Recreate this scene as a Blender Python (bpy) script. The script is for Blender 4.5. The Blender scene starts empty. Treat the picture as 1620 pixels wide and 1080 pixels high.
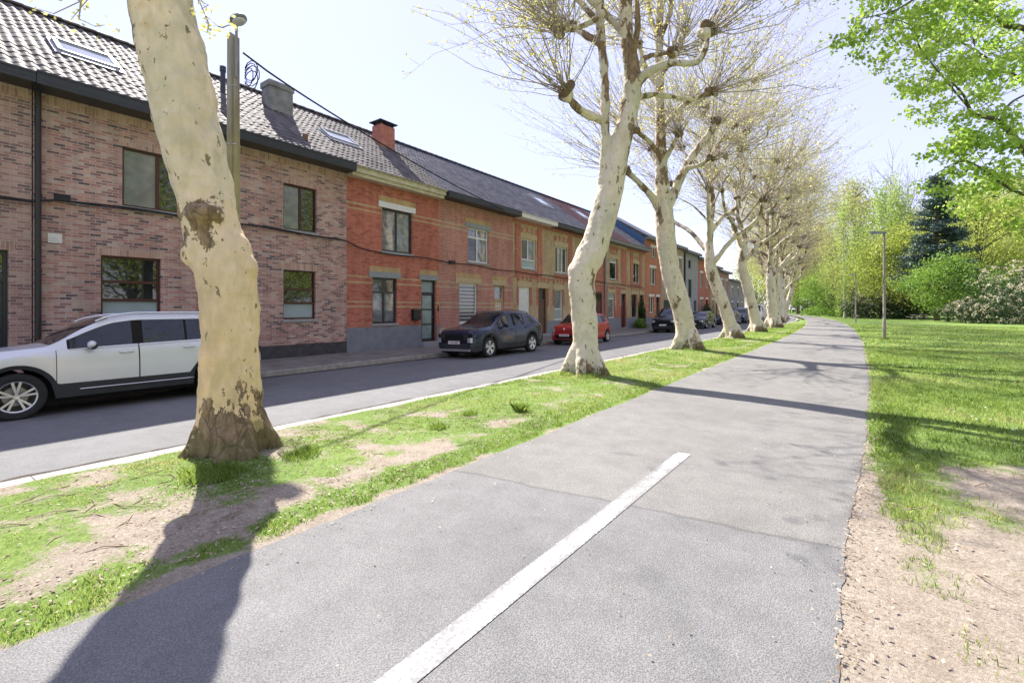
import bpy, bmesh, math, random
import numpy as np
from mathutils import Vector, Matrix

random.seed(7)
RNG = np.random.default_rng(11)
SC = bpy.context.scene
COL = SC.collection

# ------------------------------------------------------------------ camera
TH = math.atan2(547, 750)
S_, C_ = math.sin(TH), math.cos(TH)
cam = bpy.data.objects.new('camera', bpy.data.cameras.new('camera'))
COL.objects.link(cam)
cam.location = (0, 0, 1.68)
cam.rotation_euler = (math.radians(90), 0, TH)
cam.data.sensor_width = 36
cam.data.lens = 36 * 750 / 1620
cam.data.shift_y = -52 / 1620
cam.data.clip_start = 0.05
cam.data.clip_end = 3000
SC.camera = cam

# ------------------------------------------------------------------ light
SUN_EL = math.radians(46)
SUN_AZ = math.atan2(-0.93, 0.368)
world = bpy.data.worlds.new("World")
SC.world = world
world.use_nodes = True
wn = world.node_tree
bg = wn.nodes['Background']
sky = wn.nodes.new('ShaderNodeTexSky')
sky.sky_type = 'NISHITA'
sky.sun_disc = False
sky.sun_elevation = SUN_EL
sky.sun_rotation = SUN_AZ
sky.altitude = 0
sky.air_density = 1.0
sky.dust_density = 0.2
sky.ozone_density = 1.0
veil = wn.nodes.new('ShaderNodeMix'); veil.data_type = 'RGBA'           # flat pale blue added over the sky to even it and brighten shade
veil.inputs[0].default_value = 0.84
wn.links.new(sky.outputs[0], veil.inputs[6])
veil.inputs[7].default_value = (1.53, 1.5, 2.26, 1)
wn.links.new(veil.outputs[2], bg.inputs[0])
bg.inputs[1].default_value = 0.1
sun = bpy.data.objects.new('sun', bpy.data.lights.new('sun', 'SUN'))
COL.objects.link(sun)
sd = Vector((math.sin(SUN_AZ) * math.cos(SUN_EL), math.cos(SUN_AZ) * math.cos(SUN_EL), math.sin(SUN_EL)))
sun.rotation_euler = sd.to_track_quat('Z', 'Y').to_euler()
sun.location = (-20, 10, 40)
sun.data.energy = 2.3
sun.data.angle = math.radians(0.53)
sun.data.color = (1.0, 0.94, 0.86)
SC.view_settings.view_transform = 'Standard'
SC.view_settings.look = 'None'
SC.view_settings.gamma = 1
SC.view_settings.exposure = 2.36
SC.cycles.max_bounces = 8
SC.cycles.transparent_max_bounces = 8
SC.cycles.use_denoising = True

# ------------------------------------------------------------------ helpers
OFF = {}

def at(px, D):                       # a place seen at photo column px, D metres ahead of the viewer
    a = (px - 810) / 750 * D
    return a * C_ - D * S_, a * S_ + D * C_

def thing(name, label, cat, loc=(0, 0, 0), group=None, rz=0, local=False):
    o = bpy.data.objects.new(name, None)
    COL.objects.link(o)
    o.location = loc
    o.rotation_euler = (0, 0, rz)
    o.empty_display_size = 0.2
    o['label'] = label
    o['category'] = cat
    if group: o['group'] = group
    OFF[o] = Vector((0, 0, 0)) if local else Vector(loc)
    return o

def tag(o, label, cat, group=None):
    o['label'] = label; o['category'] = cat
    if group: o['group'] = group
    return o

def structure(o):
    o['kind'] = 'structure'
    return o

def empty_part(name, parent, loc=(0, 0, 0), rot=(0, 0, 0)):
    o = bpy.data.objects.new(name, None)
    COL.objects.link(o)
    o.parent = parent
    o.location = loc
    o.rotation_euler = rot
    o.empty_display_size = 0.1
    OFF[o] = Vector((0, 0, 0))
    return o

def copy_tree(o, parent=None):
    c = o.copy(); COL.objects.link(c)
    if parent is not None: c.parent = parent
    for ch in o.children: copy_tree(ch, c)
    return c

def link(name, me, mats, parent=None, smooth=False, sharp=None):
    o = bpy.data.objects.new(name, me)
    COL.objects.link(o)
    for m in (mats if isinstance(mats, (list, tuple)) else [mats]): me.materials.append(m)
    if parent is not None:
        o.parent = parent
        OFF[o] = OFF.get(parent, Vector((0, 0, 0)))
    if smooth:
        me.shade_smooth()
        if sharp: me.set_sharp_from_angle(angle=math.radians(sharp))
    return o

class MB:
    def __init__(s): s.v = []; s.f = []; s.m = []
    def add(s, vs, fs, m=0):
        b = len(s.v)
        s.v += [tuple(v) for v in vs]
        s.f += [tuple(i + b for i in f) for f in fs]
        s.m += [m] * len(fs)
        return s
    def box(s, x0, x1, y0, y1, z0, z1, m=0):
        vs = [(x, y, z) for x in (x0, x1) for y in (y0, y1) for z in (z0, z1)]
        return s.add(vs, [(0, 1, 3, 2), (4, 6, 7, 5), (0, 4, 5, 1), (2, 3, 7, 6), (0, 2, 6, 4), (1, 5, 7, 3)], m)
    def bbox(s, x0, x1, y0, y1, z0, z1, b=0.01, m=0):   # bevelled box
        bm = bmesh.new()
        bmesh.ops.create_cube(bm, size=1)
        for v in bm.verts:
            v.co = Vector(((x0 + x1) / 2 + v.co.x * (x1 - x0), (y0 + y1) / 2 + v.co.y * (y1 - y0), (z0 + z1) / 2 + v.co.z * (z1 - z0)))
        bmesh.ops.bevel(bm, geom=bm.edges[:], offset=b, segments=2, affect='EDGES', profile=0.6)
        bm.verts.index_update()
        s.add([v.co for v in bm.verts], [[v.index for v in f.verts] for f in bm.faces], m)
        bm.free()
        return s
    def tube(s, pts, rad, n=8, m=0, cap=True):
        P = [Vector(p) for p in pts]
        if not isinstance(rad, (list, tuple)): rad = [rad] * len(P)
        vs = []; fs = []
        ref = None
        for i, p in enumerate(P):
            t = (P[min(i + 1, len(P) - 1)] - P[max(i - 1, 0)]).normalized()
            if ref is None: ref = Vector((1, 0, 0)) if abs(t.x) < 0.8 else Vector((0, 1, 0))
            a = (ref - t * ref.dot(t)).normalized(); b = t.cross(a); ref = a
            for k in range(n):
                g = 2 * math.pi * k / n
                vs.append(p + (a * math.cos(g) + b * math.sin(g)) * rad[i])
        for i in range(len(P) - 1):
            for k in range(n):
                fs.append((i * n + k, i * n + (k + 1) % n, (i + 1) * n + (k + 1) % n, (i + 1) * n + k))
        if cap:
            fs.append(tuple(range(n - 1, -1, -1)))
            fs.append(tuple(range((len(P) - 1) * n, len(P) * n)))
        return s.add(vs, fs, m)
    def lathe(s, prof, n=24, axis='z', c=(0, 0, 0), m=0, close=False):   # prof: (r, h)
        vs = []; fs = []
        for r, h in prof:
            for k in range(n):
                g = 2 * math.pi * k / n
                a, b = r * math.cos(g), r * math.sin(g)
                p = (a, b, h) if axis == 'z' else ((h, a, b) if axis == 'x' else (a, h, b))
                vs.append((p[0] + c[0], p[1] + c[1], p[2] + c[2]))
        L = len(prof)
        for i in range(L if close else L - 1):
            j = (i + 1) % L
            for k in range(n):
                fs.append((i * n + k, i * n + (k + 1) % n, j * n + (k + 1) % n, j * n + k))
        return s.add(vs, fs, m)
    def ball(s, c, r, m=0, sub=2, sc=(1, 1, 1), jit=0):
        bm = bmesh.new()
        bmesh.ops.create_icosphere(bm, subdivisions=sub, radius=1)
        bm.verts.index_update()
        vs = []
        for v in bm.verts:
            k = r * (1 + random.uniform(-jit, jit))
            vs.append((c[0] + v.co.x * k * sc[0], c[1] + v.co.y * k * sc[1], c[2] + v.co.z * k * sc[2]))
        s.add(vs, [[v.index for v in f.verts] for f in bm.faces], m)
        bm.free()
        return s
    def build(s, name, mats, parent=None, smooth=False, sharp=None):
        off = OFF.get(parent, Vector((0, 0, 0))) if parent is not None else Vector((0, 0, 0))
        me = bpy.data.meshes.new(name)
        me.from_pydata([(v[0] - off.x, v[1] - off.y, v[2] - off.z) for v in s.v], [], s.f)
        o = link(name, me, mats, parent, False)
        me.polygons.foreach_set('material_index', s.m)
        if smooth:
            me.shade_smooth()
            if sharp: me.set_sharp_from_angle(angle=math.radians(sharp))
        me.update()
        return o

def np_mesh(name, V, F, rnd=None, midx=None, attr='rnd'):
    V = np.asarray(V, np.float32); F = np.asarray(F, np.int32)
    n, k = F.shape
    me = bpy.data.meshes.new(name)
    me.vertices.add(len(V)); me.vertices.foreach_set('co', V.ravel())
    me.loops.add(n * k); me.loops.foreach_set('vertex_index', F.ravel())
    me.polygons.add(n)
    me.polygons.foreach_set('loop_start', np.arange(0, n * k, k, dtype=np.int32))
    if midx is not None: me.polygons.foreach_set('material_index', np.asarray(midx, np.int32))
    me.update(calc_edges=True)
    if rnd is not None:
        a = me.attributes.new(attr, 'FLOAT', 'POINT')
        a.data.foreach_set('value', np.asarray(rnd, np.float32))
    me.validate()
    return me

def nrm(a): return a / np.maximum(np.linalg.norm(a, axis=-1, keepdims=True), 1e-9)

def tubes_np(P, R, n=3):
    m, k, _ = P.shape
    T = np.empty_like(P)
    T[:, 1:-1] = P[:, 2:] - P[:, :-2]; T[:, 0] = P[:, 1] - P[:, 0]; T[:, -1] = P[:, -1] - P[:, -2]
    T = nrm(T)
    ref = np.tile(np.array([0.31, 0.77, 0.55]), (m, k, 1))
    A = nrm(np.cross(T, ref)); B = np.cross(T, A)
    g = np.arange(n) * 2 * np.pi / n
    V = P[:, :, None, :] + R[:, :, None, None] * (A[:, :, None, :] * np.cos(g)[None, None, :, None] + B[:, :, None, :] * np.sin(g)[None, None, :, None])
    idx = np.arange(m * k * n).reshape(m, k, n)
    a = idx[:, :-1, :]; b = np.roll(a, -1, 2); d = idx[:, 1:, :]; c = np.roll(d, -1, 2)
    F = np.stack([a, b, c, d], -1).reshape(-1, 4)
    return V.reshape(-1, 3), F

def leaf_quads(Cn, size, rng, flat=0.0, asp=0.6):
    n = len(Cn)
    N = rng.normal(size=(n, 3)); N[:, 2] += flat * np.sign(N[:, 2] + 1e-6); N = nrm(N)
    U = nrm(np.cross(N, rng.normal(size=(n, 3)))); W = np.cross(N, U)
    s = np.broadcast_to(np.asarray(size, float), (n,))[:, None]
    bend = N * s * 0.18
    V = np.stack([Cn - U * s * .5, Cn + W * s * .5 * asp - bend * .4, Cn + U * s * .5, Cn - W * s * .5 * asp - bend * .4], 1)
    F = np.arange(n * 4).reshape(n, 4)
    return V.reshape(-1, 3), F

def vnoise(x, y, seed=0):
    x = np.asarray(x, float); y = np.asarray(y, float)
    xi = np.floor(x).astype(np.int64); yi = np.floor(y).astype(np.int64)
    fx = x - xi; fy = y - yi
    fx = fx * fx * (3 - 2 * fx); fy = fy * fy * (3 - 2 * fy)
    def h(a, b):
        v = (a * 374761393 + b * 668265263 + seed * 974634777) & 0x7fffffff
        v = ((v ^ (v >> 13)) * 1274126177) & 0x7fffffff
        return ((v ^ (v >> 16)) & 0xffff) / 65535.0
    return (h(xi, yi) * (1 - fx) + h(xi + 1, yi) * fx) * (1 - fy) + (h(xi, yi + 1) * (1 - fx) + h(xi + 1, yi + 1) * fx) * fy

def fbm(x, y, seed=0, o=4):
    t = 0; a = 0.5; s = 0
    for i in range(o):
        t = t + a * vnoise(x * 2 ** i + 17.3 * i, y * 2 ** i + 5.1 * i, seed + i); s += a; a *= .55
    return t / s

# ------------------------------------------------------------------ materials
class NT:
    def __init__(s, name):
        s.mat = bpy.data.materials.new(name); s.mat.use_nodes = True
        s.t = s.mat.node_tree; s.n = s.t.nodes; s.l = s.t.links
        s.b = s.n['Principled BSDF']; s.out = s.n['Material Output']
        s.cache = {}
    def put(s, sock, v):
        if isinstance(v, bpy.types.NodeSocket): s.l.new(v, sock)
        elif v is not None:
            if hasattr(sock.default_value, '__len__') and not hasattr(v, '__len__'): v = (v, v, v)
            if hasattr(v, '__len__') and len(v) == 3 and len(sock.default_value) == 4: v = (*v, 1)
            sock.default_value = v
    def math(s, op, a, b=None, clamp=False):
        n = s.n.new('ShaderNodeMath'); n.operation = op; n.use_clamp = clamp
        s.put(n.inputs[0], a)
        if b is not None: s.put(n.inputs[1], b)
        return n.outputs[0]
    def coord(s, kind='Object'):
        if kind not in s.cache:
            if kind == 'Position': s.cache[kind] = s.n.new('ShaderNodeNewGeometry').outputs['Position']
            else: s.cache[kind] = s.n.new('ShaderNodeTexCoord').outputs[kind]
        return s.cache[kind]
    def xyz(s, v=None):
        n = s.n.new('ShaderNodeSeparateXYZ'); s.l.new(v or s.coord(), n.inputs[0]); return n.outputs
    def comb(s, x, y, z=0.0):
        n = s.n.new('ShaderNodeCombineXYZ')
        for i, q in enumerate((x, y, z)): s.put(n.inputs[i], q)
        return n.outputs[0]
    def scale(s, v, sc):
        n = s.n.new('ShaderNodeMapping'); s.l.new(v, n.inputs[0]); n.inputs['Scale'].default_value = sc; return n.outputs[0]
    def noise(s, scale, detail=4, rough=.55, v=None, dist=0):
        n = s.n.new('ShaderNodeTexNoise'); s.l.new(v or s.coord(), n.inputs['Vector'])
        n.inputs['Scale'].default_value = scale; n.inputs['Detail'].default_value = detail
        n.inputs['Roughness'].default_value = rough; n.inputs['Distortion'].default_value = dist
        return n.outputs[0]
    def voro(s, scale, v=None, feature='F1', out=0):
        n = s.n.new('ShaderNodeTexVoronoi'); s.l.new(v or s.coord(), n.inputs['Vector'])
        n.inputs['Scale'].default_value = scale; n.feature = feature
        return n.outputs[out]
    def ramp(s, f, stops, const=False):
        n = s.n.new('ShaderNodeValToRGB'); s.put(n.inputs[0], f)
        e = n.color_ramp.elements
        while len(e) < len(stops): e.new(0.5)
        for i, (p, c) in enumerate(stops):
            if not hasattr(c, '__len__'): c = (c, c, c)
            e[i].position = p; e[i].color = (*c, 1)
        if const: n.color_ramp.interpolation = 'CONSTANT'
        return n.outputs[0]
    def mix(s, f, a, b, mode='MIX'):
        n = s.n.new('ShaderNodeMix'); n.data_type = 'RGBA'; n.blend_type = mode
        s.put(n.inputs[0], f); s.put(n.inputs[6], a); s.put(n.inputs[7], b)
        return n.outputs[2]
    def attr(s, name):
        n = s.n.new('ShaderNodeAttribute'); n.attribute_name = name; return n.outputs['Fac']
    def bump(s, h, strength=.5, dist=.01):
        n = s.n.new('ShaderNodeBump'); n.inputs['Strength'].default_value = strength; n.inputs['Distance'].default_value = dist
        s.put(n.inputs['Height'], h); s.l.new(n.outputs[0], s.b.inputs['Normal'])
    def set(s, color=None, rough=None, metal=None, ior=None, coat=None, spec=None):
        for k, v in (('Base Color', color), ('Roughness', rough), ('Metallic', metal), ('IOR', ior), ('Coat Weight', coat), ('Specular IOR Level', spec)):
            if v is not None: s.put(s.b.inputs[k], v)
        return s.mat

def plain(name, c, rough=.5, metal=0, var=.12, scale=6, ior=None, coat=None, bump=0, bscale=60, spec=None):
    t = NT(name)
    d = tuple(x * (1 - var) for x in c); e = tuple(min(1, x * (1 + var)) for x in c)
    col = t.ramp(t.noise(scale, 5), [(.3, d), (.7, e)])
    if bump: t.bump(t.noise(bscale, 4), bump, .01)
    return t.set(col, rough, metal, ior, coat, spec)

def leafmat(name, stops, trans=.45, rough=.55):
    t = NT(name)
    col = t.ramp(t.attr('rnd'), stops)
    t.set(col, rough, spec=.3)
    tr = t.n.new('ShaderNodeBsdfTranslucent')
    hs = t.n.new('ShaderNodeHueSaturation'); hs.inputs['Saturation'].default_value = 1.1; hs.inputs['Value'].default_value = 1.5
    t.l.new(col, hs.inputs['Color']); t.l.new(hs.outputs[0], tr.inputs[0])
    mx = t.n.new('ShaderNodeMixShader'); mx.inputs[0].default_value = trans
    t.l.new(t.b.outputs[0], mx.inputs[1]); t.l.new(tr.outputs[0], mx.inputs[2]); t.l.new(mx.outputs[0], t.out.inputs[0])
    return t.mat

def brick(name, stops, mortar, bw=.215, bh=.067, mort=.014, bands=(), bandcol=None, vertical=False, seed=0, wear=.25, bumpy=.6):
    br = 1.7
    lift = lambda c: tuple(q * min(br, .6 / max(c)) + .012 for q in c)
    stops = [(a, lift(c)) for a, c in stops]; mortar = lift(mortar)
    if bandcol: bandcol = [(a, lift(c)) for a, c in bandcol]
    t = NT(name)
    x, y, z = t.xyz()
    u = t.math('ADD', y, x)
    v = z
    if vertical: u, v = v, u
    vr = t.math('DIVIDE', v, bh)
    row = t.math('FLOOR', vr)
    sh = t.math('MULTIPLY', t.math('MODULO', t.math('ABSOLUTE', row), 2.0), .5)
    ur = t.math('ADD', t.math('DIVIDE', u, bw), 0.0 if vertical else sh)
    colm = t.math('FLOOR', ur)
    fu = t.math('FRACT', ur); fv = t.math('FRACT', vr)
    wob = t.math('MULTIPLY', t.math('SUBTRACT', t.noise(40, 2), .5), .03)
    mm = t.math('MAXIMUM', t.math('LESS_THAN', t.math('ADD', fu, wob), mort / bw), t.math('LESS_THAN', t.math('ADD', fv, wob), mort / bh))
    w = t.n.new('ShaderNodeTexWhiteNoise'); w.noise_dimensions = '3D'
    t.l.new(t.comb(colm, row, float(seed)), w.inputs['Vector'])
    wv = w.outputs['Value']
    wv = t.math('ADD', t.math('MULTIPLY', wv, .8), t.math('MULTIPLY', t.noise(1.1, 3), .2))
    col = t.ramp(wv, stops)
    if bands:
        bmask = None
        for (a, b) in bands:
            q = t.math('MULTIPLY', t.math('GREATER_THAN', z, a), t.math('LESS_THAN', z, b))
            bmask = q if bmask is None else t.math('MAXIMUM', bmask, q)
        col = t.mix(bmask, col, t.ramp(wv, bandcol))
    col = t.mix(t.math('MULTIPLY', t.math('GREATER_THAN', t.noise(18, 3), .56), .25), col, (.5, .42, .36))
    col = t.mix(mm, col, t.ramp(t.noise(9, 3), [(.3, tuple(c * .8 for c in mortar)), (.7, mortar)]))
    big = t.ramp(t.noise(.7, 5, .6), [(.3, 1 - wear), (.7, 1.0)])
    col = t.mix(1.0, col, big, 'MULTIPLY')
    streak = t.ramp(t.noise(2.6, 5, .65, v=t.scale(t.coord(), (1, 1, .13))), [(.34, (.8, .79, .79)), (.6, (1.0, 1.0, 1.0)), (.8, (1.06, 1.05, 1.05))])
    col = t.mix(1.0, col, streak, 'MULTIPLY')
    h = t.math('ADD', t.math('MULTIPLY', t.math('SUBTRACT', 1.0, mm), 1.0), t.math('MULTIPLY', t.noise(90, 3), .4))
    t.bump(h, bumpy, .008)
    return t.set(col, .88, spec=.25)

PURPLE = [(.1, (.07, .05, .055)), (.24, (.2, .1, .09)), (.45, (.32, .15, .12)), (.65, (.38, .22, .175)), (.82, (.44, .32, .27)), (.95, (.25, .13, .115))]
B_BROWN = brick('brown_mixed_brick', PURPLE, (.43, .375, .36), seed=1)
B_BROWN_DARK = brick('older_brown_brick', [(.1, (.12, .075, .075)), (.4, (.25, .13, .115)), (.7, (.32, .19, .16)), (.95, (.39, .27, .23))], (.38, .32, .29), seed=2)
B_SOLDIER = brick('upright_brown_brick', [(.1, (.22, .12, .1)), (.4, (.35, .2, .15)), (.7, (.44, .29, .22)), (.95, (.27, .14, .12))], (.47, .4, .36), vertical=True, bw=.21, bh=.067, seed=3)
RED = [(.1, (.22, .055, .04)), (.4, (.34, .092, .064)), (.7, (.39, .13, .09)), (.95, (.28, .075, .055))]
YEL = [(.1, (.42, .27, .13)), (.5, (.54, .38, .2)), (.95, (.6, .46, .27))]
B_RED = brick('red_brick_with_yellow_courses', RED, (.34, .17, .11), bands=[(5.33, 5.41), (5.52, 5.6), (2.62, 2.69), (2.84, 2.91), (1.72, 1.79), (1.9, 1.97)], bandcol=YEL, seed=4, bw=.2, bh=.065, mort=.007)
B_PINK = brick('red_brick_with_pale_mortar', [(.1, (.26, .065, .045)), (.5, (.36, .105, .075)), (.95, (.42, .15, .11))], (.4, .345, .31), bands=[(5.33, 5.41), (5.52, 5.6), (2.62, 2.69), (2.84, 2.91), (1.72, 1.79), (1.9, 1.97)], bandcol=YEL, seed=5, bw=.2, bh=.068, mort=.017)
B_YEL = brick('yellow_brick', [(.1, (.3, .2, .1)), (.5, (.45, .32, .17)), (.95, (.52, .4, .25))], (.42, .35, .26), seed=6, bw=.2)
B_REDPLAIN = brick('red_panel_brick', RED, (.36, .2, .14), seed=7, bw=.2)
B_ORANGE = brick('orange_red_brick', [(.1, (.36, .09, .04)), (.5, (.52, .16, .075)), (.95, (.6, .24, .13))], (.55, .36, .26), seed=8, bw=.2, bands=[(1.1, 1.18), (1.62, 1.7), (2.1, 2.18)], bandcol=YEL)
B_YELV = brick('upright_yellow_brick', [(.1, (.42, .25, .1)), (.5, (.52, .34, .15)), (.95, (.56, .4, .2))], (.42, .32, .2), vertical=True, bw=.21, bh=.067, seed=9)
B_GREY = brick('grey_brick', [(.1, (.12, .12, .14)), (.5, (.2, .2, .22)), (.95, (.28, .27, .28))], (.33, .32, .32), seed=10)
B_BEIGE = brick('beige_brown_brick', [(.1, (.22, .15, .1)), (.5, (.34, .25, .17)), (.95, (.42, .33, .24))], (.42, .36, .3), seed=12)
B_CHIM = brick('chimney_red_brick', RED, (.4, .22, .16), seed=13, bw=.2)

M_GREYPLASTER = plain('grey_plaster', (.3, .31, .34), .85, var=.12, scale=2.5, bump=.3, bscale=120)
M_PLINTHGREY = plain('painted_grey_plinth', (.2, .215, .245), .7, var=.15, scale=3, bump=.6, bscale=22)
M_PLINTHDARK = plain('dark_tarred_plinth', (.055, .052, .058), .8, var=.3, scale=5, bump=.4)
M_PLINTHPINK = plain('blue_stone_plinth', (.25, .26, .29), .75, var=.15, scale=5, bump=.3)
M_STONE = plain('blue_stone_sill', (.3, .31, .33), .7, var=.15, scale=12, bump=.2)
M_WHITESTONE = plain('white_painted_lintel', (.72, .71, .72), .6, var=.06, scale=7)
M_GREYLINTEL = plain('grey_painted_lintel', (.27, .28, .3), .7, var=.1)
M_BEIGESTONE = plain('sandy_stone_lintel', (.48, .37, .23), .8, var=.15, scale=9)
M_GUTDARK = plain('dark_cornice_cladding', (.028, .031, .04), .4, var=.15)
M_GUTCREAM = plain('weathered_cream_cornice', (.62, .56, .45), .65, var=.2, scale=4)
M_GUTWHITE = plain('white_cornice', (.7, .68, .66), .6, var=.1)
M_GUTGREY = plain('grey_cornice', (.2, .2, .21), .6)
M_FRAMERED = plain('dark_red_window_frame', (.065, .014, .013), .35, var=.1)
M_FRAMEGREY = plain('anthracite_window_frame', (.03, .035, .042), .35, var=.1)
M_FRAMEWHITE = plain('white_window_frame', (.75, .75, .74), .4, var=.04)
M_FRAMEBLACK = plain('black_window_frame', (.012, .012, .013), .35)
M_FRAMEBROWN = plain('brown_wood', (.11, .06, .035), .5, var=.2)
M_DOORDARK = plain('dark_grey_door', (.02, .026, .032), .4)
M_DOORRED = plain('oxblood_door', (.09, .018, .016), .45)
M_DOORGREEN = plain('dark_green_door', (.012, .025, .018), .45)
M_PIPE = plain('black_downpipe', (.02, .018, .02), .45)
M_PIPEGREY = plain('grey_pipe', (.25, .25, .26), .5)
M_CABLE = plain('black_cable', (.012, .011, .013), .6)
M_LEAD = plain('lead_flashing', (.33, .34, .38), .5, var=.2)
M_CHIMGREY = plain('grey_rendered_chimney', (.22, .215, .21), .9, var=.3, scale=3, bump=.4, bscale=50)
M_METAL = plain('galvanised_metal', (.38, .39, .41), .4, metal=.7)
M_LAMPGREY = plain('grey_lamp_metal', (.2, .21, .22), .45, metal=.4)
M_LAMPGLASS = plain('lamp_glass', (.6, .62, .62), .15)
M_WHITEPLASTIC = plain('white_plastic', (.75, .75, .74), .5)
M_BLACK = plain('matt_black', (.006, .006, .007), .9, var=0)

def glass(name, c1, c2, ior=1.9, rough=.02, sc=3):
    t = NT(name)
    col = t.ramp(t.noise(sc, 3), [(.35, c1), (.65, c2)])
    t.bump(t.noise(1.6, 2), .06, .02)
    return t.set(col, rough, ior=ior)
G_DARK = glass('dark_window_glass', (.008, .01, .012), (.03, .035, .04))
G_CURTAIN = glass('window_glass_with_net_curtain', (.13, .14, .15), (.24, .25, .26), sc=5)
G_FROST = plain('frosted_window_film', (.3, .37, .4), .35, var=.1, scale=2)
G_DOOR = plain('frosted_door_glass', (.2, .26, .27), .18, var=.25, scale=2.5)
G_SCREEN = glass('window_behind_grey_screen', (.12, .13, .15), (.2, .21, .22), rough=.15)
def striped(name, ca, cb, period, duty=.5, rough=.1, ior=1.8):
    t = NT(name)
    z = t.xyz()[2]
    f = t.math('FRACT', t.math('DIVIDE', z, period))
    t.set(t.mix(t.math('LESS_THAN', f, duty), ca, cb), rough, ior=ior)
    return t.mat
G_BLIND = striped('window_glass_over_striped_blind', (.05, .055, .06), (.34, .36, .38), .17, .5)
G_SLATS = striped('window_glass_over_dark_slats', (.07, .07, .075), (.02, .02, .022), .06, .5)

def tile(name, c1, c2, rough):
    t = NT(name)
    x, y, z = t.xyz()
    w = t.n.new('ShaderNodeTexWhiteNoise'); w.noise_dimensions = '3D'
    t.l.new(t.comb(t.math('FLOOR', t.math('DIVIDE', y, .21)), t.math('FLOOR', t.math('DIVIDE', z, .19)), 1.0), w.inputs['Vector'])
    f = t.math('ADD', t.math('MULTIPLY', w.outputs['Value'], .45), t.math('MULTIPLY', t.noise(1.3, 5, .65), .55))
    col = t.ramp(f, [(.25, c1), (.75, c2)])
    r = t.ramp(t.noise(7, 4), [(.3, rough - .08), (.7, rough + .12)])
    t.bump(t.noise(50, 3), .25, .01)
    return t.set(col, r, spec=.1)
T_DARK = tile('dark_brown_roof_tile', (.085, .076, .072), (.17, .155, .148), .7)
T_RED = tile('dark_red_roof_tile', (.075, .04, .038), (.15, .08, .075), .5)
T_BLACK = tile('black_roof_tile', (.065, .065, .073), (.14, .14, .157), .42)
T_SLATE = tile('blue_slate', (.05, .085, .15), (.085, .14, .23), .25)
# ------------------------------------------------------------------ setting: ground, road, path, verge, lawn
def pc(y):   return -1.62 - max(0.0, y - 25) ** 2 / 1150.0          # middle of the cycle path
def rb(y):   return -max(0.0, y - 60) ** 2 / 620.0                  # bend of the street beyond the houses
def tb(y):   return min(-max(0.0, y - 45) ** 2 / 1000.0, 0)         # bend of the tree row

def asphalt(name, lo, hi, seam=None, speck=.5):
    t = NT(name)
    p = t.coord('Position')
    f = t.noise(170, 4, .8, v=p)
    v = t.voro(110, v=p)
    col = t.ramp(t.math('ADD', t.math('MULTIPLY', f, .6), t.math('MULTIPLY', v, .55)), [(.3, tuple(c * (1 - speck) for c in lo)), (.52, lo), (.75, hi)])
    st = t.ramp(t.noise(.55, 6, .62, v=p), [(.3, .8), (.5, .97), (.75, 1.08)])
    col = t.mix(1.0, col, st, 'MULTIPLY')
    st2 = t.ramp(t.noise(3.2, 4, .7, v=p), [(.3, .86), (.6, 1.04)])
    wv_ = t.mix(.35, p, t.n.new('ShaderNodeTexNoise').outputs['Color'])
    ck = t.math('MULTIPLY', t.math('LESS_THAN', t.voro(.55, v=wv_, feature='DISTANCE_TO_EDGE'), .006), t.math('GREATER_THAN', t.noise(.6, 3, v=p), .54))

    col = t.mix(1.0, col, st2, 'MULTIPLY')
    if seam:
        x, y, z = t.xyz(p)
        w = t.math('ADD', y, t.math('MULTIPLY', t.noise(2.5, 3, v=p), .16))
        w = t.math('SUBTRACT', w, t.math('MULTIPLY', x, .12))
        older = t.math('LESS_THAN', w, seam)
        col = t.mix(t.math('MULTIPLY', older, 1.0), t.mix(1.0, col, (1.04, 1.03, 1.0), 'MULTIPLY'), t.mix(1.0, col, (.94, .95, .97), 'MULTIPLY'))
        near = t.math('LESS_THAN', t.math('ABSOLUTE', t.math('SUBTRACT', w, seam)), .022)
        col = t.mix(t.math('MULTIPLY', near, .35), col, (.05, .05, .05))
    t.bump(t.math('ADD', f, t.math('MULTIPLY', v, 1.3)), .55, .005)
    return t.set(col, .82, spec=.35)
A_PATH = asphalt('worn_path_asphalt', (.178, .175, .17), (.252, .248, .24), seam=4.12, speck=.6)
A_ROAD = asphalt('street_asphalt', (.145, .146, .15), (.19, .192, .195), speck=.3)

M_KERB = plain('concrete_kerb', (.33, .31, .285), .85, var=.28, scale=5, bump=.4, bscale=80)
def paver(name):
    t = NT(name)
    n = t.n.new('ShaderNodeTexBrick'); p = t.coord('Position')
    t.l.new(p, n.inputs['Vector'])
    n.inputs['Scale'].default_value = 1; n.inputs['Brick Width'].default_value = .3; n.inputs['Row Height'].default_value = .3
    n.inputs['Mortar Size'].default_value = .007
    n.inputs['Color1'].default_value = (.2, .18, .165, 1); n.inputs['Color2'].default_value = (.26, .24, .22, 1); n.inputs['Mortar'].default_value = (.08, .09, .06, 1)
    col = t.mix(1.0, n.outputs[0], t.ramp(t.noise(1.5, 5, .65, v=p), [(.3, .65), (.7, 1.05)]), 'MULTIPLY')
    t.bump(t.noise(60, 3, v=p), .3, .01)
    return t.set(col, .88)
M_PAVE = paver('pavement_slabs')

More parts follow.
